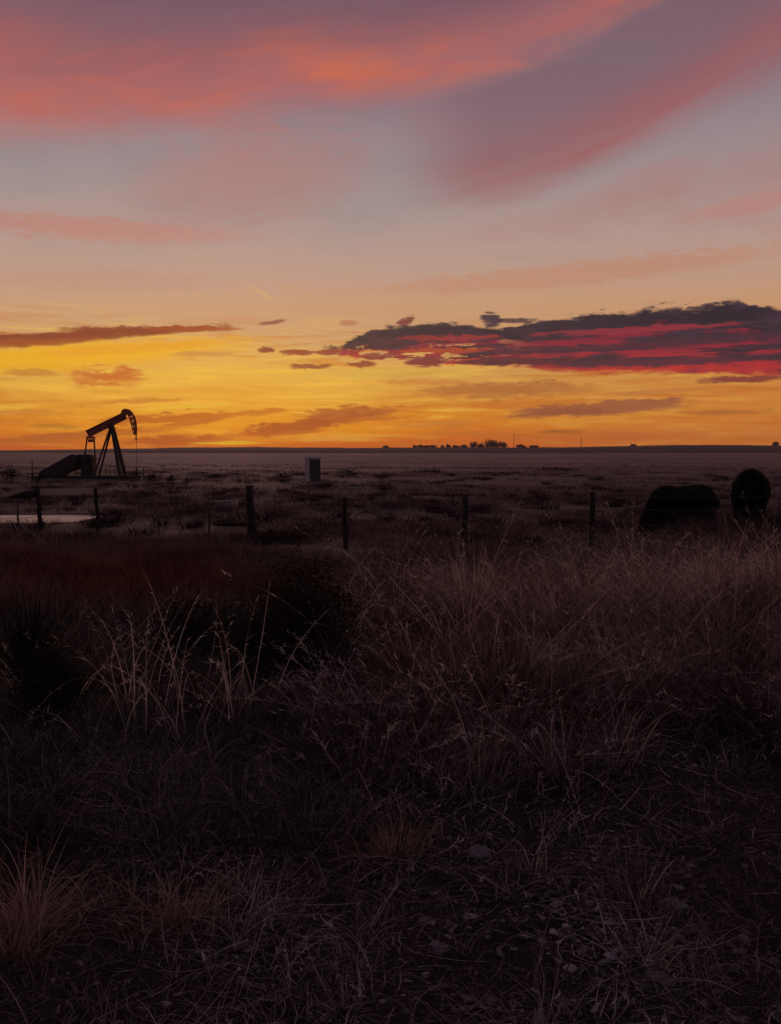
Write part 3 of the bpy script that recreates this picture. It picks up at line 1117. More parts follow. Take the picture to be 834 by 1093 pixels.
p = at(728, 560, 19.0)
make_cow('black cow grazing with its head lowered to the left behind the fence', (p.x - 0.02, 19.0, gzf(p.x, 19.0)), R(180 + 36), 'graze', 1.15)
p = at(799, 560, 17.6)
make_cow('black cow standing tail towards us at the right end of the fence', (p.x + 0.15, 17.9, gzf(p.x, 17.9)), R(66), 'graze', 1.06)


# ------------------------------------------------------------------ foliage pieces
def leaf_cloud(n, c, r, size, seed, bottom=0.0, lumps=9):
    """many leaf faces through lumpy volume; returns verts, faces"""
    g = np.random.default_rng(seed)
    L = g.normal(size=(lumps, 3)); L /= np.linalg.norm(L, axis=1)[:, None]
    L *= g.uniform(0.25, 0.8, (lumps, 1)); L[:, 2] = np.abs(L[:, 2]) * 0.9 + bottom
    k = g.integers(0, lumps, n)
    q = L[k] + g.normal(size=(n, 3)) * 0.22
    P = np.array(c) + q * np.array(r)
    a = g.normal(size=(n, 3)); a /= np.linalg.norm(a, axis=1)[:, None]
    b = np.cross(a, g.normal(size=(n, 3))); b /= np.linalg.norm(b, axis=1)[:, None]
    s = size * g.uniform(0.5, 1.3, (n, 1))
    V = np.stack([P - a * s, P + b * s * 0.4, P + a * s, P - b * s * 0.4], 1).reshape(-1, 3)
    return V, np.arange(4 * n).reshape(-1, 4), P


m_scrub = blade_mat('dark_scrub_leaf', [(.018, .014, .014), (.035, .026, .024), (.05, .036, .032)], 0.15)
m_farleaf = blade_mat('far_tree_leaf', [(.03, .022, .02), (.05, .034, .03)], 0.15)
m_bark = mottled('bark', (0.03, 0.023, 0.02), (0.06, 0.045, 0.04), 3, 0.95)


def bush(px, py, Y, wpx, hpx, label, n=500, name='scrub_bush', group=None, mat=None, deep=0.8):
    """low bush; px,py = centre of its foot in the photograph"""
    x = at(px, py, Y).x
    g = gzf(x, Y)
    w, h = wpx / F * Y / 2, hpx / F * Y
    sd = int(px * 7 + py * 13)
    root = empty(name, (x, Y, g))
    tag(root, label, 'bush', group)
    leaf = max(0.02, 1.1 / F * Y)
    if Y < 12: leaf = 0.013
    V, f, P = leaf_cloud(n, (0, 0, h * 0.18), (w, w * deep, h * 0.78), leaf, sd)
    V[:, 2] = np.maximum(V[:, 2], -0.05)
    link('foliage', mesh_np('foliage', V, f), mat or m_scrub, root)
    bm = bmesh.new()
    g2 = random.Random(sd)
    for k in range(9):
        q = P[g2.randrange(len(P))]
        b = Vector((q[0] * 0.12, q[1] * 0.12, -0.1))
        e = Vector(q)
        r = max(0.006, 0.16 / F * Y)
        tube(bm, [b, b.lerp(e, 0.5) + Vector((q[0] * .12, q[1] * .12, 0.02 * h)), e], [r * 1.3, r, r * 0.4], 5)
    part('stem', bm, m_bark, root)
    return root


bush(575, 522, 52, 32, 13, 'rounded dark bush on the plain left of the grazing cow, beyond the two right-hand posts', 500)
bush(545, 517, 58, 16, 7, 'small dark bush just left of the rounded bush beyond the fence', 260)
bush(530, 548, 24, 20, 10, 'low dark bush close behind the wire right of the middle post', 400)
bush(431, 590, 14, 44, 20, 'wide dark bush in the grass left of the middle fence post', 900)
bush(372, 500, 120, 34, 8, 'low wide dark bush just right of the metal shed', 300)
bush(410, 507, 105, 30, 9, 'dark bush further right of the shed than the low wide one', 300)
bush(304, 504, 110, 24, 6, 'low dark mound of scrub left of the metal shed', 260)
bush(349, 521, 75, 26, 6, 'thin dark scrub patch in front of the metal shed', 260)
bush(157, 533, 62, 26, 9, 'low dark bush in front of the wellhead', 340)
bush(162, 513, 99, 18, 11, 'round dark bush right of the wellhead', 320)
bush(182, 514, 98, 12, 7, 'little dark bush furthest right of the wellhead', 200)
bush(122, 551, 38, 44, 8, 'flat dark scrub past the right tip of the pond', 420)
bush(262, 543, 45, 26, 12, 'dark bush beside the pale trough', 400)
bush(12, 516, 97, 26, 21, 'tall dark bush at the left edge behind the pond', 500)
bush(40, 518, 95, 22, 9, 'low dark bush between the tall bush and the pumpjack', 260)
bush(711, 526, 40, 18, 22, 'upright dark bush behind the back of the grazing cow', 420)
bush(742, 524, 42, 48, 20, 'wide dark bush between the two cows', 600)
bush(660, 520, 48, 20, 8, 'low dark bush left of the upright bush behind the cow', 260)
bush(600, 504, 150, 60, 5, 'long low line of scrub far out right of the middle post', 300)
bush(455, 503, 140, 40, 5, 'long low line of scrub far out left of the middle post', 260)
bush(225, 508, 110, 34, 6, 'low scrub between the pumpjack and the shed', 260)
bush(800, 535, 30, 30, 16, 'dark bush at the right edge behind the standing cow', 400)
bush(312, 752, 6.2, 200, 140, 'big dark bush in the hollow left of the tall grass', 26000)
bush(205, 745, 6.6, 130, 96, 'dark bush left of the big one in the hollow', 9000)
bush(60, 800, 4.9, 120, 100, 'dark low bush under the spiky yucca', 11000)


# pale trough by its bush
def make_trough():
    Y = 44.0
    p = at(240, 541, Y)
    g = gzf(p.x, Y)
    root = empty('water_trough', (p.x, Y, g), R(12))
    tag(root, 'small pale metal trough lying in the grass behind the thin fence stay', 'trough')
    bm = bmesh.new()
    w, d, h = 0.34, 0.24, 0.34
    for y in (-d, d): box(bm, (0, y, h / 2), (2 * w, 0.03, h))
    for x in (-w, w): box(bm, (x, 0, h / 2), (0.03, 2 * d - 0.034, h))
    box(bm, (0, 0, 0.06), (2 * w - 0.034, 2 * d - 0.034, 0.03))
    part('tank', bm, m_galv, root)
    bm = bmesh.new()
    tube(bm, [(-w, -d, h), (w, -d, h), (w, d, h), (-w, d, h), (-w, -d, h)], 0.025, 6)
    part('rim', bm, m_galv, root)


make_trough()


# ------------------------------------------------------------------ far skyline: trees and masts
def far_tree(px, top, foot, wpx, label, group=None, n=420):
    Y = 1490.0
    b, t = at(px, foot, Y), at(px, top, Y)
    h = t.z - b.z
    w = wpx / F * Y / 2
    root = empty('skyline_tree', (b.x, Y, b.z))
    tag(root, label, 'tree', group)
    sd = int(px * 11 + top)
    V, f, P = leaf_cloud(n, (0, 0, h * 0.30), (w * 1.1, w * 0.9, h * 0.75), 1.5, sd, -0.15, 12)
    link('crown', mesh_np('crown', V, f), m_farleaf, root)
    bm = bmesh.new()
    tube(bm, [(0, 0, -3), (0.1, 0, h * 0.35), (0.2, 0, h * 0.6)], [0.5, 0.35, 0.15], 6)
    for k in range(4):
        q = Vector(P[k * 7])
        tube(bm, [(0.1, 0, h * 0.3), Vector((0.1, 0, h * 0.3)).lerp(q, .6) + Vector((0, 0, .4)), q], [0.28, 0.18, 0.06], 5)
    part('trunk', bm, m_bark, root)


far_tree(526, 467.5, 478, 22, 'largest round tree on the skyline below the dark cloud bank', n=1100)
far_tree(538, 471.5, 478, 12, 'smaller tree touching the right side of the largest skyline tree')
far_tree(514, 472.5, 478, 12, 'smaller tree touching the left side of the largest skyline tree')
far_tree(506, 470.5, 478, 9, 'narrow tree standing just left of the largest tree cluster')
far_tree(496, 474.5, 478, 8, 'little tree at the right end of the low tree row')
for px, top, w in ((443, 475.2, 5), (448, 473.8, 8), (455.5, 475.2, 5), (462, 474.4, 11), (473, 475.6, 5), (478.5, 474.2, 6), (487, 475.0, 9)):
    far_tree(px, top, 478, w, 'one of the tiny dark trees in the low row left of the largest skyline tree', 'low row of trees on the skyline', 260)
far_tree(556, 474.8, 477.6, 10, 'low tree right of the tall lattice mast')
far_tree(570, 475.2, 477.6, 9, 'last low tree of the cluster on its right')
far_tree(676, 473.8, 476.5, 7, 'lone small tree on the skyline right of the short pole')
far_tree(828, 471, 476, 8, 'lone small tree at the right end of the skyline')
far_tree(412, 475.5, 478.2, 6, 'lone tiny tree left of the low row')


def mast(px, top, foot, label, arms):
    Y = 1480.0
    b, t = at(px, foot, Y), at(px, top, Y)
    h = t.z - b.z
    root = empty('skyline_mast', (b.x, Y, b.z))
    tag(root, label, 'mast')
    bm = bmesh.new()
    r = 0.55
    for k in range(3):
        a = 2 * math.pi * k / 3
        tube(bm, [(r * math.cos(a), r * math.sin(a), -3), (r * .6 * math.cos(a), r * .6 * math.sin(a), h)], 0.14, 5)
    for i in range(int(h / 1.5)):
        z = i * 1.5
        for k in range(3):
            a, c = 2 * math.pi * k / 3, 2 * math.pi * (k + 1) / 3
            tube(bm, [(r * math.cos(a), r * math.sin(a), z), (r * math.cos(c), r * math.sin(c), z + 1.5)], 0.08, 4)
    part('lattice', bm, m_iron, root)
    for z in arms:
        bm = bmesh.new()
        beam(bm, (-1.6, 0, h * z), (1.6, 0, h * z), 0.25, 0.3)
        part('crossarm', bm, m_iron, root)


mast(548.5, 463.5, 478, 'tall slim lattice mast right of the largest skyline tree', (0.93,))
mast(620.5, 467.5, 477.5, 'short pole on the skyline right of the tall mast', (0.85,))


# ------------------------------------------------------------------ grass
class Blades:
    def __init__(self): self.V, self.F, self.n = [], [], 0

    def add(self, P, H, W, az, lean, bend, droop, seg=5, zf=1.0, side=None, curl=0.35):
        P = np.asarray(P, float)
        n = len(P)
        t = np.linspace(0, 1, seg + 1)[None, :]
        H, W, az, lean, bend, droop = (np.broadcast_to(np.asarray(v, float), (n,))[:, None] for v in (H, W, az, lean, bend, droop))
        zf = np.broadcast_to(np.asarray(zf, float), (n,))[:, None]
        rad = H * (lean * t + bend * t * t)
        z = H * zf * (t - droop * t ** 2.5)
        aa = az + rng.normal(0, 1, (n, 1)) * curl * t
        st = np.diff(rad, axis=1, prepend=0.0)
        c = np.stack([P[:, 0:1] + np.cumsum(np.cos(aa) * st, 1), P[:, 1:2] + np.cumsum(np.sin(aa) * st, 1), P[:, 2:3] + z], -1)
        sa = rng.uniform(0, 2 * np.pi, (n, 1)) if side is None else side
        s = np.stack([np.cos(sa), np.sin(sa), 0.25 * np.sin(sa * 3)], -1)
        w = (W * (1 - 0.9 * t ** 1.6))[..., None] * 0.5
        V = np.stack([c - s * w, c + s * w], 2).reshape(n, -1, 3)
        self.V.append(V.reshape(-1, 3))
        k = 2 * (seg + 1)
        b = (np.arange(n) * k)[:, None] + self.n
        i = (np.arange(seg) * 2)[None]
        f = np.stack([b + i, b + i + 1, b + i + 3, b + i + 2], -1).reshape(-1, 4)
        self.F.append(f)
        self.n += n * k
        return c

    def make(self, name, mat, label, cat, kind='stuff', group=None, parent=None):
        o = link(name, mesh_np(name, np.concatenate(self.V), np.concatenate(self.F)), mat, parent)
        if parent is None: tag(o, label, cat, group, kind)
        return o


def tuft(B, x, y, n, h, spread, w, lean=0.35, bend=0.35, droop=0.25, hv=0.35, seg=5, wind=0.0):
    r = np.abs(rng.normal(0, spread, n))
    a = rng.uniform(0, 2 * np.pi, n)
    px, py = x + r * np.cos(a), y + r * np.sin(a)
    P = np.stack([px, py, gz(px, py) - 0.015], -1)
    az = a + rng.normal(0, 0.7, n)
    H = h * rng.uniform(1 - hv, 1 + hv * 0.4, n)
    ln = np.abs(rng.normal(0, lean, n))
    B.add(P, H, w * rng.uniform(0.6, 1.3, n), az, ln, np.abs(rng.normal(0, bend, n)), np.abs(rng.normal(0, droop, n)).clip(0, 1.0), seg, curl=0.5)


def stalks(B, Hd, x, y, n, h, spread, w=0.0035, lean=0.25, bend=0.5, droop=0.25, head=True, heads=4):
    """tall seed stalks with feathery nodding heads"""
    r = np.abs(rng.normal(0, spread, n)); a = rng.uniform(0, 2 * np.pi, n)
    px, py = x + r * np.cos(a), y + r * np.sin(a)
    P = np.stack([px, py, gz(px, py) - 0.01], -1)
    c = B.add(P, h * rng.uniform(.7, 1.1, n), w, a + rng.normal(0, .9, n), np.abs(rng.normal(0, lean, n)), np.abs(rng.normal(0.1, bend, n)), np.abs(rng.normal(0.15, droop, n)).clip(0, 1.0), 10, curl=0.45)
    if head:
        for k in (-1, -2, -3, -4):
            for m in range(heads):
                t = rng.uniform(0, 1, (n, 1))
                base = c[:, k] * (1 - t) + c[:, k - 1] * t
                d = c[:, k] - c[:, k - 1]
                az = np.arctan2(d[:, 1], d[:, 0]) + rng.normal(0, .7, n)
                Hd.add(base, rng.uniform(.03, .075, n), .0075, az, rng.uniform(.3, .9, n), .2, .3, 2, rng.uniform(-.2, .9, n))


m_straw = blade_mat('dry_straw', [(.04, .029, .027), (.07, .05, .045), (.14, .10, .088), (.055, .04, .036), (.34, .255, .22), (.14, .10, .088), (.58, .46, .40), (.70, .57, .50)], 0.3)
m_reed = blade_mat('dry_seed_stalk', [(.38, .29, .26), (.68, .56, .51), (.52, .41, .375)], 0.35, 0.9, 1.1, 0.3)
m_pale = blade_mat('pale_pink_straw', [(.30, .20, .175), (.66, .50, .44), (.42, .295, .255), (.78, .62, .555)], 0.4)
m_litter = blade_mat('matted_dead_straw', [(.05, .04, .037), (.12, .10, .088), (.42, .36, .31), (.09, .072, .064), (.68, .59, .53)], 0.2)
m_red = blade_mat('reddish_bluestem', [(.09, .035, .03), (.17, .07, .055), (.13, .055, .045), (.30, .14, .105)], 0.3)
m_dull = blade_mat('dull_matted_grass', [(.03, .025, .024), (.06, .048, .044), (.22, .185, .16), (.05, .04, .037), (.46, .40, .355)], 0.3)
m_mid = blade_mat('meadow_grass', [(.05, .034, .034), (.10, .068, .066), (.20, .145, .138), (.075, .047, .047), (.30, .235, .225)], 0.3, 0.9, 0.55, 0.9)
m_far = blade_mat('frosted_plain_grass', [(.10, .065, .065), (.20, .135, .13), (.34, .25, .24)], 0.3)

# --- tall bunch grass on the right
B, St, Hd = Blades(), Blades(), Blades()
for k in range(300):
    y = 3.9 + 5.2 * rng.random()
    x = rng.uniform(-0.30 - 0.05 * (y - 4), 0.58 * y + 0.3)
    left = np.clip((x + 0.4) / 1.3, 0, 1)
    lump = 0.5 + 0.5 * math.sin(x * 2.1 + 0.8) * math.sin(y * 1.6 + x * 0.7)
    if lump < 0.34: continue
    h = (0.44 + 0.30 * left) * (0.52 + 0.78 * lump) * rng.uniform(0.75, 1.15) * np.clip(0.50 + (y - 3.9) * 0.25, 0, 1.22)
    tuft(B, x, y, int(rng.uniform(80, 190)), h, 0.10, 0.0045, 0.34, 0.55, 0.55)
    if rng.random() < 0.8:
        stalks(St, Hd, x, y, int(rng.uniform(3, 9)), h * 1.28, 0.12, 0.006, 0.35, 0.75, 0.85)
for k in range(70):
    y = rng.uniform(8.5, 15.5)
    x = rng.uniform(0.2 * y, 0.55 * y)
    h = rng.uniform(.45, .72)
    tuft(B, x, y, 130, h, 0.2, 0.008, 0.35, 0.5, 0.5)
    stalks(St, Hd, x, y, int(rng.uniform(1, 5)), h * 1.2, 0.15, 0.007, 0.3, 0.6, 0.5)
for px, Y, n, h in ((455, 6.0, 5, .82), (500, 6.6, 6, .9), (530, 6.8, 6, .92), (600, 7.2, 7, 1.0), (640, 7.4, 9, 1.02), (665, 7.0, 9, 1.0), (690, 7.3, 10, 1.04), (720, 7.5, 10, 1.06),
                    (745, 7.1, 10, 1.05), (770, 7.6, 10, 1.1), (800, 7.2, 9, 1.06), (825, 7.4, 9, 1.08), (560, 6.2, 5, .8), (750, 6.0, 6, .82)):
    stalks(St, Hd, (px - 417) / F * Y, Y, n, h, 0.2, 0.0075, 0.25, 0.55, 0.8)
B.make('tall_grass', m_straw, 'tall dry straw-coloured bunch grass filling the right foreground', 'grass')
Bp = Blades()
for k in range(130):
    y = rng.uniform(5.2, 8.6)
    x = rng.uniform(0.0, 0.50 * y)
    if math.sin(x * 2.1 + 0.8) * math.sin(y * 1.6 + x * 0.7) < -0.25: continue
    left = np.clip((x + 0.4) / 1.3, 0, 1)
    tuft(Bp, x, y, int(rng.uniform(50, 120)), (0.64 + 0.32 * left) * rng.uniform(.75, 1.12) * np.clip(.6 + (y - 5.2) * .2, 0, 1.12), 0.09, 0.006, 0.28, 0.6, 0.9)
for px, Y, n, h in ((450, 6.1, 40, .72), (478, 5.8, 60, .70), (495, 6.3, 45, .78), (560, 6.6, 50, .84), (600, 6.9, 55, .9), (640, 7.2, 50, .95), (680, 6.9, 55, .95), (715, 7.1, 60, .98), (740, 5.6, 45, .72), (770, 7.0, 55, 1.0), (810, 6.8, 60, .98), (520, 5.3, 40, .58), (660, 5.7, 40, .66)):
    tuft(Bp, (px - 417) / F * Y, Y, n, h, 0.10, 0.010, 0.25, 0.65, 1.0)
Bp.make('pale_bunchgrass', m_pale, 'pale pinkish bunch grass with curling tips rising through the right foreground', 'grass')
# --- soft reddish clumps in it
Bq = Blades()
for px, Y, h, n in ((470, 5.4, .62, 420), (490, 5.8, .66, 380), (590, 6.4, .7, 380), (650, 5.2, .5, 260), (420, 7.5, .6, 420), (700, 7.0, .72, 320), (330, 8.6, .58, 420), (280, 9.2, .55, 420), (390, 8.8, .6, 420)):
    x = (px - 417) / F * Y
    tuft(Bq, x, Y, n, h, 0.22, 0.0045, 0.25, 0.4, 0.3)
for k in range(120):
    y = rng.uniform(8.5, 16); x = rng.uniform(-0.5 * y - .5, -0.19 * y)
    tuft(Bq, x, y, 110, rng.uniform(.32, .5), 0.28, 0.008, 0.35, 0.4, 0.3, seg=4)
Bq.make('red_grass', m_red, 'rusty red bluestem grass in loose patches, widest on the left before the fence', 'grass')

# --- sparse tall stalks and low tufts on the left
B2 = Blades()
for px, Y, n, h in ((150, 4.9, 14, .95), (130, 5.1, 8, .85), (190, 4.7, 10, .62), (250, 4.9, 10, .8), (275, 5.1, 6, .85), (95, 4.6, 6, .6), (60, 4.9, 6, .8), (210, 5.3, 8, .9), (355, 6.2, 9, 1.05), (370, 6.4, 6, .95), (20, 5.4, 6, .7), (330, 5.0, 5, .5)):
    x = (px - 417) / F * Y
    stalks(St, Hd, x, Y, n, h, 0.10, 0.0068, 0.3, 0.42, 0.4, True, 2)
    tuft(B2, x, Y, 130, h * 0.48, 0.12, 0.005, 0.4, 0.4, 0.3)
for k in range(170):
    y = rng.uniform(3.5, 6.4); x = rng.uniform(-0.52 * y, -0.1)
    tuft(B2, x, y, int(rng.uniform(50, 130)), rng.uniform(.10, .34), 0.12, 0.0045, 0.6, 0.6, 0.5)
for k in range(170):
    y = rng.uniform(6.0, 8.6); x = rng.uniform(-0.55 * y, 0.6 * y)
    tuft(B2, x, y, 70, rng.uniform(.2, .42), 0.2, 0.006, 0.4, 0.45, 0.3)
B2.make('low_grass', m_dull, 'low dull tufted grass under the sparse stalks on the left', 'grass')
St.make('seed_stalks', m_reed, 'long pale arching seed stalks standing above the foreground grass', 'grass')
Hd.make('seed_heads', m_reed, 'feathery nodding seed heads on the tall stalks', 'grass')

# --- meadow up to and past the fence
B3 = Blades()
for k in range(110):
    y = rng.uniform(16.9, 18.2); x = rng.uniform(5.5, 8.0)
    tuft(B3, x, y, 90, rng.uniform(.55, .85), 0.16, 0.010, 0.3, 0.4, 0.4, seg=4)
for k in range(230):
    y = rng.uniform(14.6, 18.8); x = rng.uniform(0.24 * y, 0.46 * y)
    tuft(B3, x, y, 110, rng.uniform(.42, .66), 0.2, 0.010, 0.3, 0.4, 0.4, seg=4)
for k in range(900):
    y = 8.0 + 9.5 * rng.random() ** 0.8
    x = rng.uniform(-0.52 * y - 1, 0.52 * y + 1)
    patch = math.sin(x * 0.9 + 1.2) * math.sin(y * 0.8 + x * 0.3)
    if patch < -0.35: continue
    tuft(B3, x, y, int(70 + 40 * patch), (0.34 + 0.12 * patch) * rng.uniform(.7, 1.2), 0.22, 0.0075, 0.35, 0.4, 0.3, seg=4)
for k in range(2600):
    y = 17 + 45 * rng.random() ** 1.3
    x = rng.uniform(-0.52 * y - 2, 0.52 * y + 2)
    if -26 < x < -0.30 * y - 1.2 and 32.5 < y < 39.6: continue
    patch = math.sin(x * 0.35 + 1.2) * math.sin(y * 0.3 + x * 0.12) + 0.5 * math.sin(x * 1.1 + y)
    if patch < -0.3: continue
    tuft(B3, x, y, int(38 + 14 * patch), (0.30 + 0.10 * patch) * rng.uniform(.6, 1.3), 0.3 + y * .006, 0.009 + y * 0.0003, 0.4, 0.4, 0.3, seg=3)
B3.make('meadow_grass', m_mid, 'mauve-brown dry meadow grass running back from the fence', 'grass')
Bs = Blades()
for k in range(420):
    y = 20 * (140 / 20) ** rng.random()
    x = rng.uniform(-0.5 * y - 2, 0.5 * y + 2)
    if -26 < x < -0.30 * y - 1.2 and 30 < y < 40: continue
    tuft(Bs, x, y, int(rng.uniform(40, 130)), rng.uniform(.2, .48), 0.2 + y * rng.uniform(.002, .012), 0.016 + y * 0.0004, 0.7, 0.3, 0.2, seg=2)
Bs.make('dark_scrub', m_scrub, 'low dark scrub mottling the plain between the fence and the pumpjack', 'scrub')
B4 = Blades()
N = 5200
for k in range(N):
    y = 60 * (240 / 60) ** rng.random()
    x = rng.uniform(-0.5 * y - 4, 0.5 * y + 4)
    patch = math.sin(x * 0.07 + 1.2) * math.sin(y * 0.11) + 0.6 * math.sin(x * 0.23 + y * .17)
    if patch < -0.2: continue
    if 88 < y < 99 and -46 < x < -22 and rng.random() < .8: continue
    tuft(B4, x, y, 12, 0.34 * rng.uniform(.5, 1.4), 0.5 + y * .004, 0.02 + y * 0.0004, 0.45, 0.4, 0.3, seg=2)
B4.make('plain_grass', m_far, 'pale tussocky grass covering the far plain', 'grass')

# --- matted litter close to the camera
B5 = Blades()
n = 24000
y = 1.7 + 3.6 * rng.random(n) ** 0.9
x = rng.uniform(-1, 1, n) * (0.62 * y + 0.2)
keep = (np.sin(x * 2.3 + 1) * np.sin(y * 2.9 + x) + rng.normal(0, .5, n)) > -0.45
x, y = x[keep], y[keep]; n = len(x)
P = np.stack([x, y, gz(x, y) + rng.uniform(0.0, 0.05, n)], -1)
B5.add(P, rng.uniform(.03, .20, n), rng.uniform(.0016, .004, n), rng.uniform(0, 6.283, n), rng.uniform(.6, 1.0, n), rng.normal(0, .25, n), rng.uniform(0, .9, n), 6, rng.uniform(0, .34, n), None, 1.3)
for k in range(260):
    yy = rng.uniform(2.2, 4.8); xx = rng.uniform(-0.55 * yy, 0.55 * yy)
    tuft(B5, xx, yy, int(rng.uniform(10, 50)), rng.uniform(.06, .2), 0.07, 0.004, 0.8, 0.5, 0.4)
n = 9000
y = 1.8 + 3.0 * rng.random(n); x = rng.uniform(-1, 1, n) * (0.58 * y + .2)
P = np.stack([x, y, gz(x, y) + rng.uniform(.0, .03, n)], -1)
B5.add(P, rng.uniform(.015, .05, n), rng.uniform(.005, .016, n), rng.uniform(0, 6.283, n), 0.8, 0.1, .4, 3, rng.uniform(0, .8, n), None, .8)
B5.make('grass_litter', m_litter, 'flattened tangle of dead straw on the ground nearest the camera', 'grass')
B6 = Blades()
n = 320
y = rng.uniform(2.0, 4.9, n); x = rng.uniform(-1, 1, n) * (0.55 * y + .2)
P = np.stack([x, y, gz(x, y) + rng.uniform(0.01, 0.07, n)], -1)
B6.add(P, rng.uniform(.08, .36, n), rng.uniform(.0025, .005, n), rng.uniform(0, 6.283, n), rng.uniform(.7, 1.0, n), rng.normal(0, .3, n), rng.uniform(0, .9, n), 9, rng.uniform(0.02, .4, n), None, 1.1)
B6.make('straw_stems', m_reed, 'scattered pale broken straw stems lying over the matted grass', 'grass')


# named tufts close to the camera
m_tan = blade_mat('tan_pink_grass', [(.16, .10, .08), (.44, .29, .23), (.28, .175, .14), (.62, .46, .385)], 0.3)
def single_tuft(px, py, Y, h, n, spread, mat, label):
    p = at(px, py, Y)
    B = Blades()
    tuft(B, p.x, Y, n // 2, h, spread, 0.0045, 0.35, 0.55, 0.5, 0.6)
    tuft(B, p.x, Y, n // 2, h * 0.6, spread * 1.3, 0.004, 0.7, 0.6, 0.7, 0.6)
    o = B.make('grass_tuft', mat, label, 'grass tuft', None)
    g = Vector((p.x, Y, gzf(p.x, Y)))
    o.data.transform(Matrix.Translation(-g)); o.location = g
    tag(o, None, None, 'dry grass tufts in the foreground')
    return o


single_tuft(30, 1010, 2.85, .32, 300, .05, m_tan, 'rust-red tuft of dry grass at the lower left edge')
single_tuft(12, 1030, 2.7, .24, 260, .06, m_tan, 'shorter rusty tuft leaning on the left edge in front')
single_tuft(190, 1000, 2.9, .2, 300, .1, m_tan, 'spreading tawny tuft right of the rust-red one')
single_tuft(420, 930, 3.4, .2, 320, .11, m_tan, 'low tawny tuft at the middle of the foreground')
single_tuft(570, 960, 3.2, .30, 60, .05, m_straw, 'thin upright straw tuft right of the middle')
single_tuft(680, 990, 3.0, .18, 90, .08, m_straw, 'small straw tuft among the pale stones on the right')


# yucca on the left
def make_yucca():
    Y = 5.2
    p = at(30, 720, Y)
    g = Vector((p.x, Y, gzf(p.x, Y)))
    root = empty('yucca', g)
    tag(root, 'dark spiky yucca with stiff upright leaves at the left edge', 'yucca')
    B = Blades()
    n = 130
    a = rng.uniform(0, 6.283, n)
    r = rng.uniform(0, .05, n)
    P = np.stack([r * np.cos(a), r * np.sin(a), 0.16 + 0.12 * rng.random(n)], -1)
    el = np.abs(rng.normal(0.0, 0.62, n))
    B.add(P, rng.uniform(.28, .64, n), .015, a, np.sin(el), rng.normal(0, .12, n), np.abs(rng.normal(0, .12, n)), 5, np.cos(el))
    B.make('leaf_rosette', m_scrub, None, None, None, None, root)
    bm = bmesh.new()
    tube(bm, [(0, 0, -0.1), (0, 0, 0.12), (0.01, 0, 0.3)], [.06, .07, .05], 10)
    part('trunk', bm, m_bark, root)


make_yucca()


# ------------------------------------------------------------------ gravel and stones
def rocks(name, pts, sizes, flat, mat, label, cat, kind='stuff'):
    bm = bmesh.new(); bmesh.ops.create_icosphere(bm, subdivisions=1, radius=1)
    T = np.array([v.co for v in bm.verts]); TF = np.array([[v.index for v in f.verts] for f in bm.faces]); bm.free()
    n = len(pts)
    J = T[None] * rng.uniform(0.5, 1.3, (n, len(T), 1))
    sc = np.stack([sizes * rng.uniform(.7, 1.4, n), sizes * rng.uniform(.6, 1.2, n), sizes * flat * rng.uniform(.5, 1.2, n)], -1)
    V = J * sc[:, None]
    a = rng.uniform(0, 6.283, n)[:, None]
    ti = rng.normal(0, .3, n)[:, None]
    x, y, z = V[..., 0], V[..., 1], V[..., 2]
    y, z = y * np.cos(ti) - z * np.sin(ti), y * np.sin(ti) + z * np.cos(ti)
    x, y = x * np.cos(a) - y * np.sin(a), x * np.sin(a) + y * np.cos(a)
    V = np.stack([x, y, z], -1) + np.asarray(pts)[:, None]
    f = (TF[None] + (np.arange(n) * len(T))[:, None, None]).reshape(-1, 3)
    o = link(name, mesh_np(name, V.reshape(-1, 3), f), mat)
    return tag(o, label, cat, None, kind)


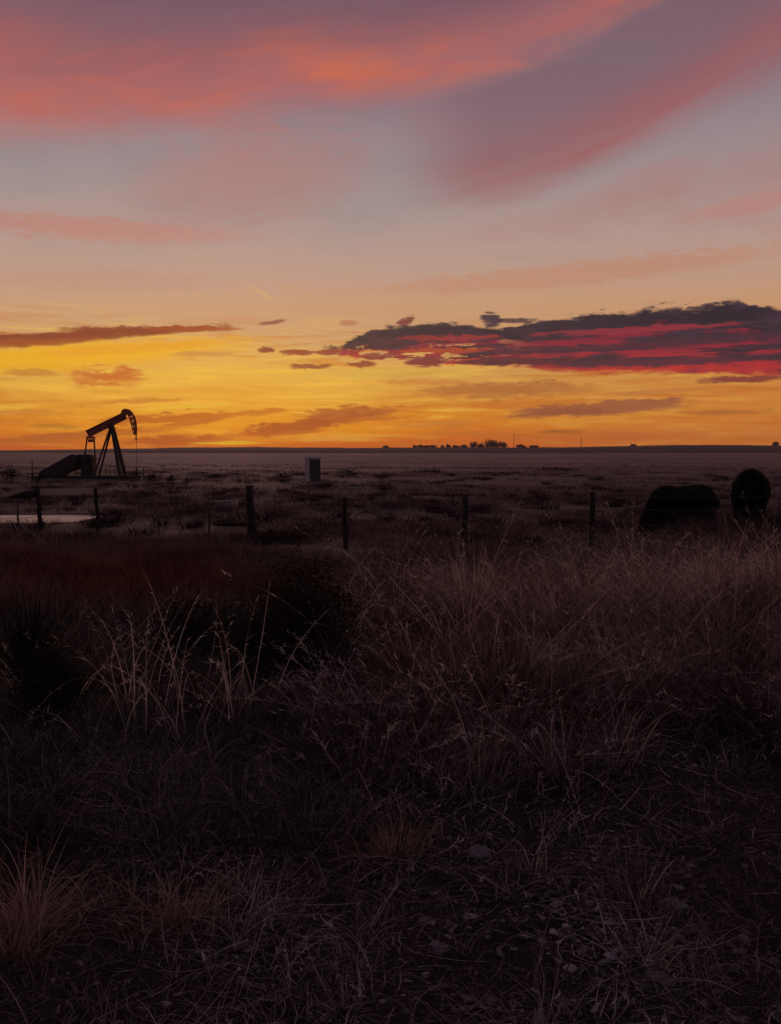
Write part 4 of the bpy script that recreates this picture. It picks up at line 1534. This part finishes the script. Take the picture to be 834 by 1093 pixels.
m_stone = blade_mat('pale_field_stone', [(.07, .064, .068), (.16, .15, .165), (.46, .45, .51), (.10, .09, .09)], 0.0)
n = 4200
y = rng.uniform(1.9, 3.7, n); x = rng.uniform(-0.35, 1, n) * (0.55 * y + .2)
dens = np.clip((x + 0.15) / 1.1, 0.03, 1) * np.clip((3.45 - y) / 0.7, 0, 1) * (0.5 + 0.5 * np.sin(x * 5 + 1) * np.sin(y * 6))
k = rng.random(n) < dens
x, y = x[k], y[k]
rocks('gravel', np.stack([x, y, gz(x, y) + 0.004], -1), 0.006 + 0.022 * rng.random(len(x)) ** 2.5, .35, m_stone, 'small pale stones scattered over the bare soil at lower right', 'gravel')


def stone(px, py, size, label):
    d = ray(px, py)
    Y = 2.5
    for _ in range(20):
        q = Vector((0, 0, EYE)) + d * (Y / d.y)
        Y += (q.z - gzf(q.x, q.y)) / max(0.1, -d.z / d.y) * 0.7
    q = Vector((0, 0, EYE)) + d * (Y / d.y)
    bm = bmesh.new()
    bmesh.ops.create_icosphere(bm, subdivisions=3, radius=1)
    sd = random.Random(int(px * 3 + py))
    ph = [sd.uniform(0, 6) for _ in range(6)]
    for v in bm.verts:
        c = v.co.copy()
        k = 1 + 0.16 * math.sin(3 * c.x + ph[0]) * math.sin(3 * c.y + ph[1]) + 0.10 * math.sin(5 * c.y + ph[2]) + 0.08 * math.sin(6 * c.z + 4 * c.x + ph[3])
        v.co = Vector((c.x * 1.3, c.y * 0.9, c.z * 0.35)) * k * size
    o = part('stone', bm, m_stone2, None, 0, True)
    o.location = (q.x, q.y, gzf(q.x, q.y) + size * 0.2)
    o.rotation_euler = (0.1, 0.05, sd.uniform(0, 3))
    return tag(o, label, 'stone', 'loose stones in the foreground')


m_stone2 = mottled('pale_blue_stone', (.11, .11, .125), (.27, .27, .31), 25, 0.9, 0, (1, 1, 1), 0.8)
stone(468, 1014, 0.032, 'palest bluish stone at the bottom, right of the middle')
stone(512, 912, 0.045, 'flat grey stone highest up among the foreground stones')
stone(455, 985, 0.026, 'small grey stone just above the palest bluish one')
stone(720, 968, 0.036, 'broad grey stone at the right among the straw')
stone(705, 1046, 0.034, 'grey stone at the bottom right corner')
